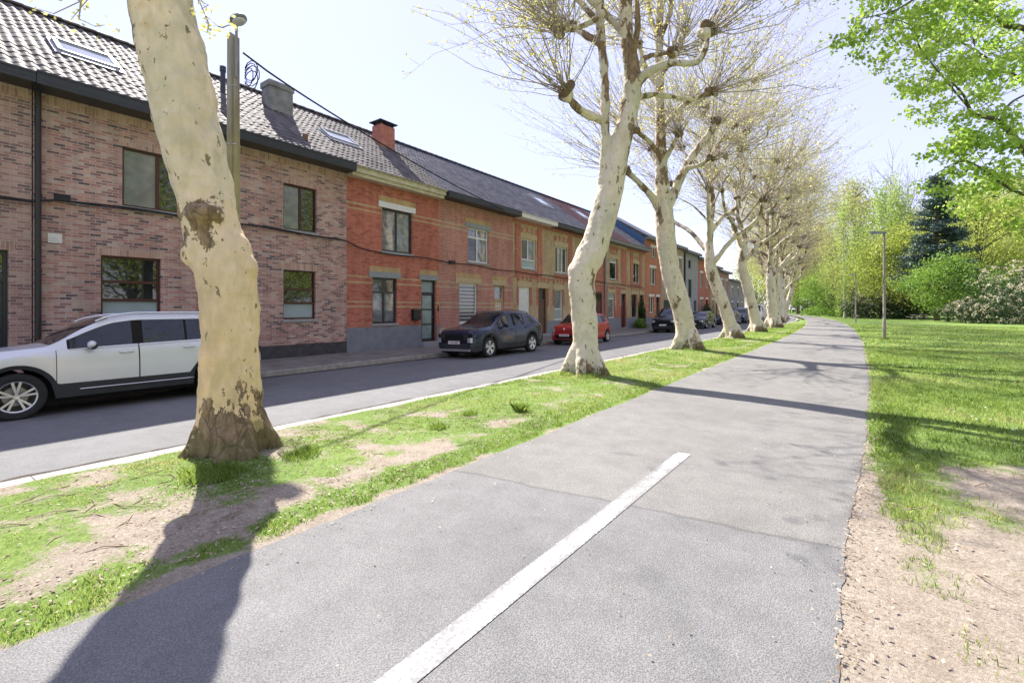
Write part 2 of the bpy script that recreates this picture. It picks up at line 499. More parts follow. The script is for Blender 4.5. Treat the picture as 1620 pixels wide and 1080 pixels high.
def soil(name, attr=True):
    t = NT(name)
    p = t.coord('Position')
    dirt = t.ramp(t.noise(5, 6, .7, v=p), [(.3, (.25, .205, .155)), (.5, (.39, .34, .27)), (.72, (.5, .45, .37))])
    lit = t.ramp(t.noise(38, 4, .8, v=p), [(.38, (.14, .1, .075)), (.55, (.4, .33, .27)), (.7, (.56, .5, .43))])
    dirt = t.mix(.45, dirt, lit)
    gr = t.ramp(t.noise(24, 5, .8, v=p), [(.3, (.09, .135, .035)), (.5, (.185, .27, .07)), (.72, (.31, .39, .14))])
    big = t.ramp(t.noise(.5, 4, v=p), [(.3, (.75, .85, .7)), (.7, (1.1, 1.08, 1.0))])
    gr = t.mix(1.0, gr, big, 'MULTIPLY')
    if attr:
        a = t.attr('rnd')
        f = t.math('ADD', a, t.math('MULTIPLY', t.math('SUBTRACT', t.noise(17, 6, .78, v=p), .5), 1.5), True)
        f = t.ramp(f, [(.35, 0.0), (.65, 1.0)])
        col = t.mix(f, dirt, gr)
    else: col = gr
    t.bump(t.noise(45, 5, .8, v=p), .8, .03)
    return t.set(col, .95, spec=.15)
M_SOIL = soil('soil_with_grass')
M_FAR = soil('far_grass', False)

def verge_g(x, y):
    n = .35 * fbm(x * 1.3, y * 1.3, 3) + .65 * fbm(x * 4.2, y * 3.6, 13); n2 = fbm(x * .35, y * .35, 9)
    g = (n - .5) * 2.5 + (n2 - .5) * .6 + .62 + .12 * (y < 2.6) + np.clip((y - 3) / 14, -.08, .3)
    e = x - (np.vectorize(pc)(y) - 1.75)                      # distance from the path edge (negative = into the verge)
    edge = np.exp(-((e + .28) / .16) ** 2)
    g = g + edge * np.where(y > 2.9, 1.2, .55 * (vnoise(y * 1.2, 0 * y, 4) > .45))
    g = g - np.exp(-((e + .75) / .28) ** 2) * .22 - np.exp(-((e + .02) / .09) ** 2) * .9
    g = g - np.exp(-((y - 1.2) / 1.3) ** 2) * np.exp(-((x + 4.2) / .9) ** 2) * .15
    for tx, ty in ((-5.93, 2.54), (-5.68, 10.85), (-5.7, 19.85)):
        g = g + .55 * np.exp(-(((x - tx - .45) ** 2 + (y - ty + .45) ** 2) / .3))
    return np.clip(g, 0, 1)

def lawn_g(x, y):
    n = .5 * fbm(x * .9, y * .9, 21) + .5 * fbm(x * 3.2, y * 2.8, 23); n2 = fbm(x * .3, y * .3, 25)
    e = x - (np.vectorize(pc)(y) + 1.75)
    g = (n - .5) * 2.4 + (n2 - .5) * 1.0 + np.clip((y - 4.3 - e * .12) / 3.2, .02, 1.2)
    e = e + np.interp(y, [2.5, 4.2, 7, 14], [.2, .19, .07, -.08])
    g = g + .2
    g = g - .8 * np.exp(-(e / .17) ** 2) * np.where(y < 30, .9, .4)
    g = g + np.exp(-((e - .5) / .25) ** 2) * np.where(y > 4, .25, .12)
    g = g - np.exp(-(((y - 6.3) / .8) ** 2 + ((x - 1.4) / 1.0) ** 2)) * .9
    return np.clip(g, 0, 1)

def sheet(name, us, ys, xf, zf, mat, gfun=None):
    us = np.asarray(us, float); ys = np.asarray(ys, float)
    Y = np.repeat(ys[:, None], len(us), 1); X = xf(us[None, :], Y); Z = zf(X, Y)
    V = np.stack([X, Y, Z], -1).reshape(-1, 3)
    i = np.arange(len(ys) * len(us)).reshape(len(ys), len(us))
    F = np.stack([i[:-1, :-1], i[:-1, 1:], i[1:, 1:], i[1:, :-1]], -1).reshape(-1, 4)
    me = np_mesh(name, V, F, None if gfun is None else gfun(V[:, 0], V[:, 1]))
    o = link(name, me, mat, None, True)
    return structure(o)

vpc = np.vectorize(pc); vrb = np.vectorize(rb)
ysA = np.concatenate([np.arange(-6, 30, .12), np.arange(30, 130, 1.0), np.arange(130, 421, 10)])
ysB = np.concatenate([np.arange(-30, 60, 2.0), np.arange(60, 421, 4)])
g = MB(); g.add([(-1200, -1200, -.3), (1200, -1200, -.3), (1200, 1200, -.3), (-1200, 1200, -.3)], [(0, 1, 2, 3)])
structure(g.build('ground', M_FAR))
bumpz = lambda X, Y: (fbm(X * 1.1, Y * 1.1, 5) - .5) * .05
sheet('verge', np.arange(0, 1.001, 1 / 28), ysA, lambda u, Y: (-6.42 + vrb(Y) * 0) + u * (vpc(Y) - 1.2 - (-6.42)), lambda X, Y: -.0015 + np.clip(vpc(Y) - 1.8 - X, 0, .4) / .4 * (.02 + bumpz(X, Y)), M_SOIL, verge_g)
ul = np.concatenate([np.arange(0, 9, .13), np.arange(9, 40, .8), np.arange(40, 421, 20)])
sheet('lawn', ul, ysA, lambda u, Y: vpc(Y) + 1.2 + u, lambda X, Y: -.001 + np.clip(X - vpc(Y) - 1.9, 0, .6) / .6 * (bumpz(X, Y) + .015), M_SOIL, lawn_g)
def path_x(u, Y):
    j = (fbm(Y * 3 + 50 * np.sign(u), Y * 0 + 3, 8) - .5) * .07 + (fbm(Y * 14 + 90 * np.sign(u), Y * 0 + 7, 2) - .5) * .025
    return vpc(Y) + u * np.where(u > 0, np.interp(Y, [2.5, 4.2, 7, 14, 40], [1.54, 1.56, 1.68, 1.85, 1.78]), 1.76) + np.where(np.abs(u) > .99, np.sign(u) * j, 0)
ysP = np.concatenate([np.arange(-6, 30, .05), np.arange(30, 130, .6), np.arange(130, 421, 10)])
sheet('cycle_path', np.array([-1, -.97, -.5, 0, .5, .97, 1]), ysP, path_x, lambda X, Y: .004 + 0 * X - .0 * X, A_PATH)
def road_z(x):
    return np.interp(x, [-12.6, -12.3, -9.5, -6.9, -6.6], [-.1, -.09, -.005, -.022, -.03])
sheet('road', np.linspace(-12.45, -6.6, 14), ysB, lambda u, Y: u + vrb(Y), lambda X, Y: road_z(X - vrb(Y)), A_ROAD)
sheet('pavement', np.array([-15.3, -14.2, -13.3, -12.5]), ysB, lambda u, Y: u + vrb(Y), lambda X, Y: np.interp(X - vrb(Y), [-15.3, -12.5], [.1, .035]), M_PAVE)
def kerb(name, x0, x1, z0, z1, step=1.0):
    m = MB(); y = -12.0
    while y < 150:
        n = y + step; d0 = rb(y); d1 = rb(n); gap = .008
        vs = []
        for yy, d in ((y, d0), (n - gap, d1)):
            for x in (x0, x1):
                for z in (z0, z1): vs.append((x + d, yy, z + random.uniform(-.004, .004)))
        m.add(vs, [(0, 1, 3, 2), (4, 6, 7, 5), (0, 4, 5, 1), (2, 3, 7, 6), (1, 5, 7, 3)])
        y = n
    return structure(m.build(name, M_KERB))
kerb('kerb', -12.52, -12.37, -.2, .042)
kerb('kerb', -6.68, -6.4, -.2, .006)
def debris(name):
    t = NT(name); p = t.coord('Position')
    col = t.ramp(t.noise(30, 4, .8, v=p), [(.35, (.025, .02, .016)), (.6, (.07, .056, .045)), (.75, (.2, .16, .12))])
    t.bump(t.noise(50, 3, v=p), .8, .02)
    return t.set(col, .95)
M_DEBRIS = debris('gutter_dirt')
def strip(name, xa, xb, za, zb, seed):
    ys = np.arange(-8, 95, .1)
    ja = (fbm(ys * 2.5, ys * 0 + seed, seed) - .5) * .16 + (fbm(ys * 9, ys * 0, seed) - .5) * .08
    V = []; 
    for i, y in enumerate(ys):
        d = rb(y); V.append((xa + d, y, za)); V.append((xb + d + ja[i], y, zb))
    F = [(2 * i, 2 * i + 1, 2 * i + 3, 2 * i + 2) for i in range(len(ys) - 1)]
    return structure(link(name, np_mesh(name, V, F), M_DEBRIS))
strip('gutter', -6.675, -6.83, float(road_z(-6.68)) + .004, float(road_z(-6.85)) + .006, 3)
strip('gutter', -12.365, -12.1, float(road_z(-12.365)) + .006, float(road_z(-12.1)) + .006, 6)

# painted centre dash on the cycle path, worn through
t = NT('worn_white_paint'); p = t.coord('Position')
wy = t.attr('rnd')
n_ = t.math('ADD', t.math('MULTIPLY', t.noise(60, 3, .75, v=p), .75), t.math('MULTIPLY', t.noise(7, 3, .6, v=p), .25))
worn = t.math('GREATER_THAN', n_, wy)
pt = t.mix(worn, t.ramp(t.noise(20, 3, v=p), [(.3, (.66, .66, .65)), (.7, (.82, .82, .81))]), t.ramp(t.noise(120, 3, v=p), [(.3, (.16, .158, .155)), (.7, (.27, .265, .26))]))
t.bump(t.noise(130, 3, v=p), .5, .005)
M_PAINT = t.set(pt, .75)
V = []; F = []; R = []
ys = np.arange(-2.2, 5.64, .06)
for i, y in enumerate(ys):
    c = -1.69 + .012 * y
    w = np.interp(y, [-2.2, 3.7, 3.95, 4.4, 4.95, 5.1, 5.64], [.512, .518, .485, .445, .45, .525, .54])
    for k in range(5):
        V.append((c - .078 + .039 * k, y, .0085)); R.append(w - (.1, .008, 0, .008, .1)[k] + .03 * math.sin(y * 5.1 + k))
for i in range(len(ys) - 1):
    for k in range(4): F.append((5 * i + k, 5 * i + k + 1, 5 * i + k + 6, 5 * i + k + 5))
structure(link('path_centre_marking', np_mesh('path_centre_marking', V, F, R), M_PAINT))

# ------------------------------------------------------------------ grass, litter, daisies
GR = leafmat('grass_blade', [(0, (.1, .155, .035)), (.35, (.19, .265, .06)), (.7, (.29, .36, .11)), (.93, (.43, .43, .2)), (1, (.46, .4, .22))], .5, .5)
def blades(name, x, y, h, w, rng, z=0.0):
    n = len(x)
    a = rng.uniform(0, 2 * np.pi, n); lean = rng.uniform(.1, .9, n); b = rng.uniform(0, 2 * np.pi, n)
    dx, dy = np.cos(a) * w, np.sin(a) * w
    lx, ly = np.cos(b) * lean * h, np.sin(b) * lean * h
    base = np.stack([x, y, np.full(n, 0.0) + z], 1)
    V = np.stack([base + np.stack([-dx, -dy, 0 * h - .01], 1), base + np.stack([dx, dy, 0 * h - .01], 1),
                  base + np.stack([dx * .7 + lx * .4, dy * .7 + ly * .4, h * .6], 1), base + np.stack([lx, ly, h], 1),
                  base + np.stack([-dx * .7 + lx * .4, -dy * .7 + ly * .4, h * .6], 1)], 1).reshape(-1, 3)
    F = np.arange(n * 5).reshape(n, 5)
    r = np.clip(.5 + (fbm(x * .7, y * .7, 31) - .5) * 1.4 + rng.normal(0, .17, n), 0, 1)
    o = link(name, np_mesh(name, V, F, np.repeat(r, 5)), GR)
    o['kind'] = 'stuff'
    return o
def scatter(gfun, x0, x1, y0, y1, dens, rng, left=True, thr=.14):
    n = int((x1 - x0) * (y1 - y0) * dens)
    y = rng.uniform(y0, y1, n); x = rng.uniform(x0, x1, n)
    g = gfun(x, y) * (0.35 + 1.3 * (fbm(x * 9, y * 9, 41) > .52))
    e = x - vpc(y)
    ok = (rng.uniform(thr, 1, n) < g) & ((e < -1.78) if left else (e > np.interp(y, [2.5, 4.2, 7, 14, 40], [1.57, 1.6, 1.72, 1.9, 1.82]))) & (x > -6.4)
    f = -x * S_ + y * C_; a = x * C_ + y * S_                       # keep what the frame can show, with a margin
    ok &= (f > .8) & (np.abs(a) < f * 1.3 + 1.5)
    return x[ok], y[ok]
def grass(name, parts, gfun, left):
    X = []; Y = []; H = []; W = []
    for (x0, x1, y0, y1, dens, h, w) in parts:
        x, y = scatter(gfun, x0, x1, y0, y1, dens, RNG, left)
        X.append(x); Y.append(y)
        gg = gfun(x, y)
        H.append(h * RNG.uniform(.3, 1.3, len(x)) ** 1.3 * (.55 + .6 * gg)); W.append(np.full(len(x), w))
    x = np.concatenate(X); y = np.concatenate(Y)
    blades(name, x, y, np.concatenate(H), np.concatenate(W), RNG)
grass('verge_grass', [(-6.4, -3.3, -1, 6, 7500, .034, .0024), (-6.4, -3.3, 6, 14, 2800, .05, .004), (-6.4, -3, 14, 30, 1000, .06, .007), (-7, -3, 30, 60, 300, .07, .012)], verge_g, True)
grass('lawn_grass', [(0, 5, 1, 7, 4200, .055, .003), (0, 9, 7, 14, 2600, .055, .004), (0, 16, 14, 26, 700, .06, .007), (-1, 30, 26, 60, 110, .08, .014)], lawn_g, False)
# a few darker taller tufts
tx = []; ty = []; th_ = []
for (cx, cy, r, n, h) in ((-4.42, 6.3, .09, 420, .16), (-5.2, 2.05, .3, 900, .12), (-5.05, 2.9, .2, 500, .1), (-5.3, 10.4, .28, 700, .14), (-5.9, 10.4, .2, 400, .13), (-4.9, 5.6, .12, 260, .1), (-4.7, 4.7, .14, 260, .1), (-5.35, 19.4, .3, 500, .16), (1.17, 32.7, .2, 250, .2)):
    a = RNG.uniform(0, 6.28, n); q = r * np.sqrt(RNG.uniform(0, 1, n))
    tx.append(cx + q * np.cos(a)); ty.append(cy + q * np.sin(a)); th_.append(h * RNG.uniform(.5, 1.1, n))
blades('grass_tufts', np.concatenate(tx), np.concatenate(ty), np.concatenate(th_), np.full(sum(len(q) for q in tx), .0035), RNG)

LIT = leafmat('dead_leaf', [(0, (.17, .12, .085)), (.5, (.36, .28, .21)), (1, (.56, .48, .39))], .15, .8)
n = 30000
x = RNG.uniform(-6.4, -3.5, n); y = RNG.uniform(-.5, 22, n) ** 1.0
x2 = RNG.uniform(.1, 5, 3000); y2 = RNG.uniform(1, 9, 3000)
ye = RNG.uniform(1, 26, 2500); xe = np.interp(ye, [2.5, 4.2, 7, 14, 40], [-.1, -.08, .05, .2, .15]) + .26 * RNG.uniform(0, 1, 2500) ** 2
xs = np.concatenate([x, x2, xe]); ysl = np.concatenate([y, y2, ye])
V, F = leaf_quads(np.stack([xs, ysl, .015 + RNG.uniform(0, .02, len(xs))], 1), RNG.uniform(.008, .04, len(xs)) * np.where(xs > -1, .4, 1.0), RNG, flat=3.0, asp=.5)
q = 900                                                       # stray bits along both edges of the path
yq = RNG.uniform(1, 16, q); sq = RNG.uniform(0, 1, q) < .5; dq = RNG.uniform(0, 1, q) ** 3 * 1.5
xs = np.concatenate([xs, np.where(sq, -3.32 + dq, .0 - dq)]); ysl = np.concatenate([ysl, yq])
V, F = leaf_quads(np.stack([xs, ysl, .015 + RNG.uniform(0, .02, len(xs))], 1), np.where(np.arange(len(xs)) >= len(xs) - q, RNG.uniform(.008, .03, len(xs)), RNG.uniform(.008, .04, len(xs))), RNG, flat=3.0, asp=.5)
o = link('leaf_litter', np_mesh('leaf_litter', V, F, np.repeat(RNG.uniform(0, 1, len(xs)), 4)), LIT); o['kind'] = 'stuff'
P = []
for k in range(260):
    cx = random.uniform(-6.2, -3.7); cy = random.uniform(0, 12)
    if k % 4 == 0: cx = random.uniform(.2, 4); cy = random.uniform(2, 8)
    a = random.uniform(0, 6.28); L = random.uniform(.06, .35)
    P.append([(cx, cy, .025), (cx + L * .5 * math.cos(a), cy + L * .5 * math.sin(a), .04), (cx + L * math.cos(a + .3), cy + L * math.sin(a + .3), .025)])
P = np.array(P); V, F = tubes_np(P, np.tile([.005, .004, .002], (len(P), 1)), 4)
o = link('fallen_twigs', np_mesh('fallen_twigs', V, F), plain('dry_twig', (.3, .22, .15), .8)); o['kind'] = 'stuff'
n = 1500
x = RNG.uniform(.6, 14, n); y = RNG.uniform(8, 30, n); ok = fbm(x * .5, y * .5, 77) > .55
x = x[ok]; y = y[ok]
V, F = leaf_quads(np.stack([x, y, np.full(len(x), .06)], 1), .024, RNG, flat=3, asp=1)
o = link('daisies', np_mesh('daisies', V, F), plain('daisy_white', (.8, .8, .76), .7)); o['kind'] = 'stuff'
# ------------------------------------------------------------------ row of houses
FX = -14.95                                   # plane of the street facades
RX, RZ, EX, EZ = -19.15, 10.2, -14.38, 6.78   # ridge and eave of the common roof

def wall_front(m, y0, y1, z0, z1, holes, depth=.13, x=FX, mi=0, rev=0):
    ys = sorted({y0, y1, *[h[0] for h in holes], *[h[1] for h in holes]})
    zs = sorted({z0, z1, *[h[2] for h in holes], *[h[3] for h in holes]})
    for a, b in zip(ys, ys[1:]):
        for c, d in zip(zs, zs[1:]):
            cy, cz = (a + b) / 2, (c + d) / 2
            if any(h[0] < cy < h[1] and h[2] < cz < h[3] for h in holes): continue
            m.add([(x, a, c), (x, b, c), (x, b, d), (x, a, d)], [(0, 1, 2, 3)], mi)
    for (a, b, c, d) in holes:
        X = x - depth
        m.add([(x, a, c), (X, a, c), (X, a, d), (x, a, d)], [(0, 1, 2, 3)], rev)
        m.add([(x, b, c), (X, b, c), (X, b, d), (x, b, d)], [(3, 2, 1, 0)], rev)
        m.add([(x, a, d), (X, a, d), (X, b, d), (x, b, d)], [(0, 1, 2, 3)], rev)
        m.add([(x, a, c), (X, a, c), (X, b, c), (x, b, c)], [(3, 2, 1, 0)], rev)

def window(H, y0, y1, z0, z1, frame, cells, sill=M_STONE, bar=.055, sillw=.09, dep=.13, silld=.05):
    """cells: (fy0, fy1, fz0, fz1, pane material) in fractions of the opening, fz from the bottom"""
    X = FX - dep
    fm = MB()
    fm.box(X - .03, X + .045, y0 - .002, y0 + bar, z0, z1); fm.box(X - .03, X + .045, y1 - bar, y1 + .002, z0, z1)
    fm.box(X - .028, X + .043, y0 + bar, y1 - bar, z1 - bar, z1 + .002); fm.box(X - .028, X + .043, y0 + bar, y1 - bar, z0 - .002, z0 + bar)
    iy0, iy1, iz0, iz1 = y0 + bar, y1 - bar, z0 + bar, z1 - bar
    seen = set()
    for (a, b, c, d, pm) in cells:
        A, B = iy0 + a * (iy1 - iy0), iy0 + b * (iy1 - iy0)
        Cc, D = iz0 + c * (iz1 - iz0), iz0 + d * (iz1 - iz0)
        if b < 1 and ('v', b, c) not in seen:
            fm.box(X - .026, X + .05, B - .035, B + .035, Cc, D); seen.add(('v', b, c))
        if d < 1 and ('h', d, a) not in seen:
            fm.box(X - .025, X + .052, A, B, D - .035, D + .035); seen.add(('h', d, a))
    w = fm.build('window', frame, H)
    for (a, b, c, d, pm) in cells:
        A, B = iy0 + a * (iy1 - iy0), iy0 + b * (iy1 - iy0)
        Cc, D = iz0 + c * (iz1 - iz0), iz0 + d * (iz1 - iz0)
        MB().box(X - .01, X + .004, A, B, Cc, D).build('pane', pm, w)
    if sill:
        MB().bbox(FX - dep + .01, FX + silld, y0 - .05, y1 + .05, z0 - sillw, z0 - .003, .008).build('sill', sill, w)
    return w

def door(H, y0, y1, z0, z1, mat, trans=None, panes=0, panemat=G_DOOR, frame=None, dep=.16, step=True):
    X = FX - dep
    m = MB()
    fr = .07
    m.box(X - .03, X + .05, y0, y0 + fr, z0, z1); m.box(X - .03, X + .05, y1 - fr, y1, z0, z1)
    m.box(X - .028, X + .048, y0 + fr, y1 - fr, z1 - fr, z1)
    zt = z1 - fr
    if trans: m.box(X - .028, X + .048, y0 + fr, y1 - fr, trans - .04, trans + .04); zt = trans - .04
    # leaf
    m.box(X - .03, X + .012, y0 + fr, y1 - fr, z0, zt)
    if not panes:
        for (f0, f1) in ((.06, .45), (.52, .94)):
            m.bbox(X + .005, X + .03, y0 + fr + .12, y1 - fr - .12, z0 + f0 * (zt - z0), z0 + f1 * (zt - z0), .008)
    d = m.build('door', mat, H)
    if trans: MB().box(X - .01, X + .002, y0 + fr, y1 - fr, trans + .04, z1 - fr).build('pane', panemat, d)
    if panes:
        h = (zt - z0 - .14) / panes
        for i in range(panes):
            MB().box(X + .006, X + .02, y0 + fr + .1, y1 - fr - .1, z0 + .1 + i * h + .035, z0 + .1 + (i + 1) * h - .035).build('pane', panemat, d)
    hm = MB().tube([(X + .012, y1 - fr - .06, z0 + 1.05), (X + .06, y1 - fr - .06, z0 + 1.05), (X + .06, y1 - fr - .17, z0 + 1.05)], .012, 8)
    hm.build('handle', M_METAL, d, True, 40)
    if step: MB().bbox(FX - dep, FX + .2, y0 - .04, y1 + .04, -.05, z0 - .004, .012).build('step', M_STONE, d)
    return d

def pantiles(H, y0, y1, mat, xr=RX, zr=RZ, xe=EX, ze=EZ, course=.335, width=.215, amp=.024, lift=.015, seg=7):
    L = math.hypot(xr - xe, zr - ze); n = int(L / course)
    dx, dz = (xe - xr) / L, (ze - zr) / L
    nx, nz = -dz, dx
    cols = int((y1 - y0) / width * seg)
    ys = np.linspace(y0, y1, cols + 1)
    ph = (ys / width) % 1.0
    prof = amp * np.where(ph < .62, np.sin(ph / .62 * np.pi), -.55 * np.sin((ph - .62) / .38 * np.pi))
    jit = (fbm(ys * .6, ys * 0 + 3, 4) - .5) * .05
    V = []
    for r in range(n + 1):
        for e in (0, 1):
            d = r * L / n + (0 if e == 0 else L / n + .012)
            if r == n and e == 0: break
            if r == n: break
            tj = (np.floor(ys / width) * 12.9898 + r * 78.233)
            tj = (np.sin(tj) * 43758.5453) % 1.0
            off = prof + (lift if e else 0.004) + jit * np.sin(r * .7) * .6 + (tj - .5) * .007
            V.append(np.stack([xr + dx * d + nx * off, ys, zr + dz * d + nz * off], 1))
    V = np.array(V); V = np.concatenate([V, V[1:-1]]); R_, K, _ = V.shape      # course faces, then step faces on their own vertices
    i = np.arange(R_ * K).reshape(R_, K); n2 = 2 * n
    a = np.concatenate([i[0:n2:2], i[n2:n2 + 2 * n - 2:2]]); b = np.concatenate([i[1:n2:2], i[n2 + 1:n2 + 2 * n - 2:2]])
    F = np.stack([a[:, :-1], a[:, 1:], b[:, 1:], b[:, :-1]], -1).reshape(-1, 4)
    V = V.reshape(-1, 3) - np.array(OFF[H])
    o = link('roof', np_mesh('roof', V, F), mat, H, False)
    OFF[o] = OFF[H]
    b = MB()                                                   # rear slope and the ridge tiles
    b.add([(xr, y0, zr), (xr, y1, zr), (2 * xr - xe, y1, ze), (2 * xr - xe, y0, ze)], [(0, 1, 2, 3)])
    b.build('rear_roof_slope', mat, H)
    rg = MB(); y = y0
    while y < y1 - .05:
        e = min(y + .4, y1)
        prof_ = [(math.cos(a) * .13, math.sin(a) * .1) for a in np.linspace(0, math.pi, 7)]
        vs = [(xr + p, yy, zr - .0 + q + s) for yy, s in ((y, 0), (e + .03, .018)) for p, q in prof_]
        rg.add(vs, [(k, k + 1, k + 8, k + 7) for k in range(6)] + [tuple(range(7, 14))])
        y = e
    rg.build('ridge', mat, H, True, 50)
    return o

def roof_pt(y, s, xr=RX, zr=RZ, xe=EX, ze=EZ):                # s = metres down from the ridge
    L = math.hypot(xr - xe, zr - ze)
    return Vector((xr + (xe - xr) * s / L, y, zr + (ze - zr) * s / L))

def skylight(H, y0, y1, s0, s1):
    n = Vector((-(EZ - RZ), 0, EX - RX)).normalized()
    if n.z < 0: n = -n
    def q(y, s, h): return roof_pt(y, s) + n * h
    m = MB()
    def slab(m, ya, yb, sa, sb, h0, h1):
        vs = [q(y, s, h) for y in (ya, yb) for s in (sa, sb) for h in (h0, h1)]
        m.add(vs, [(0, 1, 3, 2), (4, 6, 7, 5), (0, 4, 5, 1), (2, 3, 7, 6), (0, 2, 6, 4), (1, 5, 7, 3)])
    w = .09
    slab(m, y0, y0 + w, s0, s1, 0, .11); slab(m, y1 - w, y1, s0, s1, 0, .11)
    slab(m, y0 + w, y1 - w, s0, s0 + w, 0, .13); slab(m, y0 + w, y1 - w, s1 - w, s1, 0, .1)
    slab(m, y0 - .08, y0 - .003, s0 - .05, s1 + .1, .02, .05); slab(m, y1 + .003, y1 + .08, s0 - .05, s1 + .1, .02, .05)
    slab(m, y0 - .08, y1 + .08, s1 + .003, s1 + .22, .03, .06)
    f = m.build('skylight', M_LEAD, H)
    p = MB(); slab(p, y0 + w, y1 - w, s0 + w, s1 - w, .05, .085)
    p.build('pane', G_SKY, f)
    return f
G_SKY = glass('skylight_glass', (.3, .33, .36), (.36, .38, .4), ior=2.2, rough=.03)

def gutter(H, y0, y1, mat, z0=6.57, z1=6.86, x1=-14.36, stepped=False):
    m = MB()
    if stepped:
        m.box(FX + .003, x1 - .2, y0, y1, z0 - .02, z0 + .1); m.box(FX + .003, x1 - .08, y0, y1, z0 + .1, z1 - .1)
        m.box(FX + .003, x1, y0, y1, z1 - .1, z1 - .02)
    else:
        m.bbox(FX + .003, x1, y0, y1, z0, z1 - .02, .012)
        m.box(FX + .003, x1 + .012, y0, y1, z1 - .075, z1 - .05)
        m.box(x1 - .003, x1 + .004, y0, y1, z0 + .08, z0 + .087)
    return m.build('gutter', mat, H)

def body(H, y0, y1, mat, holes, ztop=6.6, ridge=True, bottom=-.1, back=-23.5):
    m = MB()
    wall_front(m, y0, y1, bottom, ztop, holes)
    e = .003
    for y in (y0 + e, y1 - e):
        if ridge: m.add([(FX, y, bottom), (FX, y, ztop), (RX, y, RZ - .12), (back, y, ztop), (back, y, bottom)], [(0, 1, 2, 3, 4)])
        else: m.add([(FX, y, bottom), (FX, y, ztop), (back, y, ztop), (back, y, bottom)], [(0, 1, 2, 3)])
    m.add([(back, y0 + e, bottom), (back, y1 - e, bottom), (back, y1 - e, ztop), (back, y0 + e, ztop)], [(0, 1, 2, 3)])
    return m.build('wall', mat, H)

def plate(H, name, mat, y0, y1, z0, z1, d=.012, x=FX):
    return MB().box(x + .002, x + d, y0, y1, z0, z1).build(name, mat, H)

def house(label, y0, y1, name='terraced_house'):
    return thing(name, label, 'house', (FX, y0, 0), 'terraced houses along the street')

# --- leftmost house, cut by the picture edge
H = house('older brown brick house at the left edge with a dark panelled front door', -5.2, 2.24)
hs = [(.55, 1.88, .14, 2.95), (-2.2, -.9, 1.1, 2.9), (-2.4, -1.1, 3.95, 5.6), (-.4, .8, 3.95, 5.6)]
body(H, -5.2, 2.24, B_BROWN_DARK, hs)
door(H, *hs[0], M_DOORDARK, trans=2.3, panemat=G_DARK)
for h in hs[1:]:
    window(H, *h, M_FRAMEGREY, [(0, .5, 0, 1, G_CURTAIN), (.5, 1, 0, 1, G_DARK)])
plate(H, 'lintel', B_SOLDIER, .45, 1.98, 2.955, 3.17)
plate(H, 'brick_frieze', B_SOLDIER, -5.2, 2.2, 6.36, 6.565)
gutter(H, -5.2, 2.225, M_GUTDARK, 6.57, 6.84)
pantiles(H, -5.2, 2.25, T_DARK)

# --- the long mixed-brown house
Y0, Y1 = 2.26, 10.33
H = house('long two-storey mixed brown brick house with dark red window frames behind the nearest plane tree', Y0, Y1)
hs = [(3.86, 5.4, 4.27, 5.77), (3.44, 4.68, 1.35, 2.99), (8.0, 9.17, 4.25, 5.74), (8.0, 9.13, 1.33, 2.94), (5.75, 6.7, .16, 2.75)]
body(H, Y0, Y1, B_BROWN, hs)
window(H, *hs[0], M_FRAMERED, [(0, .5, 0, 1, G_SCREEN), (.5, 1, 0, 1, G_DARK)])
window(H, *hs[2], M_FRAMERED, [(0, .53, 0, 1, G_SCREEN), (.53, 1, 0, 1, G_DARK)])
for h in (hs[1], hs[3]):
    window(H, *h, M_FRAMERED, [(0, 1, 0, .32, G_FROST), (0, 1, .323, .62, G_DARK), (0, 1, .62, 1, G_DARK)])
door(H, *hs[4], M_DOORRED, trans=2.2, panemat=G_DARK)
for (a, b, c, d) in hs: plate(H, 'lintel', B_SOLDIER, a - .08, b + .08, d + .003, d + .215, .009)
plate(H, 'brick_frieze', B_SOLDIER, Y0 + .2, Y1 - .004, 6.35, 6.565, .008)
plate(H, 'plinth', M_PLINTHDARK, Y0 + .22, 5.72, -.1, .5, .02); plate(H, 'plinth', M_PLINTHDARK, 6.73, Y1 - .004, -.1, .5, .02)
gutter(H, Y0 - .03, Y1 + .02, M_GUTDARK, 6.56, 6.88)
pantiles(H, Y0, Y1, T_DARK)
m = MB().tube([(FX + .08, 2.33, 6.6), (FX + .08, 2.33, .1)], .055, 12)
for z in (5.9, 4.2, 2.5, .9): m.tube([(FX + .08, 2.33, z), (FX + .08, 2.33, z + .05)], .066, 12)
m.build('downpipe', M_PIPE, H, True, 40)
m = MB()
for k in range(5): m.box(FX + .003, FX + .02, 2.5, 2.74, 3.19 + k * .044, 3.225 + k * .044)
m.build('vent_grille', M_WHITEPLASTIC, H)
plate(H, 'wall_box', plain('brown_wall_box', (.14, .07, .06), .6), 6.72, 6.9, 3.12, 3.33, .02)
skylight(H, 2.9, 4.15, 2.6, 3.55)
c = roof_pt(8.15, 1.65)                                                 # grey rendered chimney
m = MB().bbox(c.x - .3, c.x + .3, 8.85, 9.75, 8.3, 10.05, .02)
m.bbox(c.x - .34, c.x + .34, 8.81, 9.79, 9.92, 10.14, .02)
ch = m.build('chimney', M_CHIMGREY, H)
MB().box(c.x + .2, c.x + .46, 8.82, 9.78, 8.7, 8.86).build('flashing', M_LEAD, ch)
c = roof_pt(7.3, 1.9)
m = MB().tube([(c.x, 7.3, 8.8), (c.x, 7.3, 9.8)], .08, 14).tube([(c.x, 7.3, 9.8), (c.x, 7.3, 9.97)], .1, 14)
m.build('flue_pipe', M_GUTDARK, H, True, 40)
c = roof_pt(8.9, 4.6)
m = MB().tube([(c.x, 9.0, c.z - .05), (c.x + .05, 9.0, c.z + .16)], .09, 12)
m.build('roof_vent', plain('terracotta_vent', (.2, .1, .08), .7), H, True, 40)

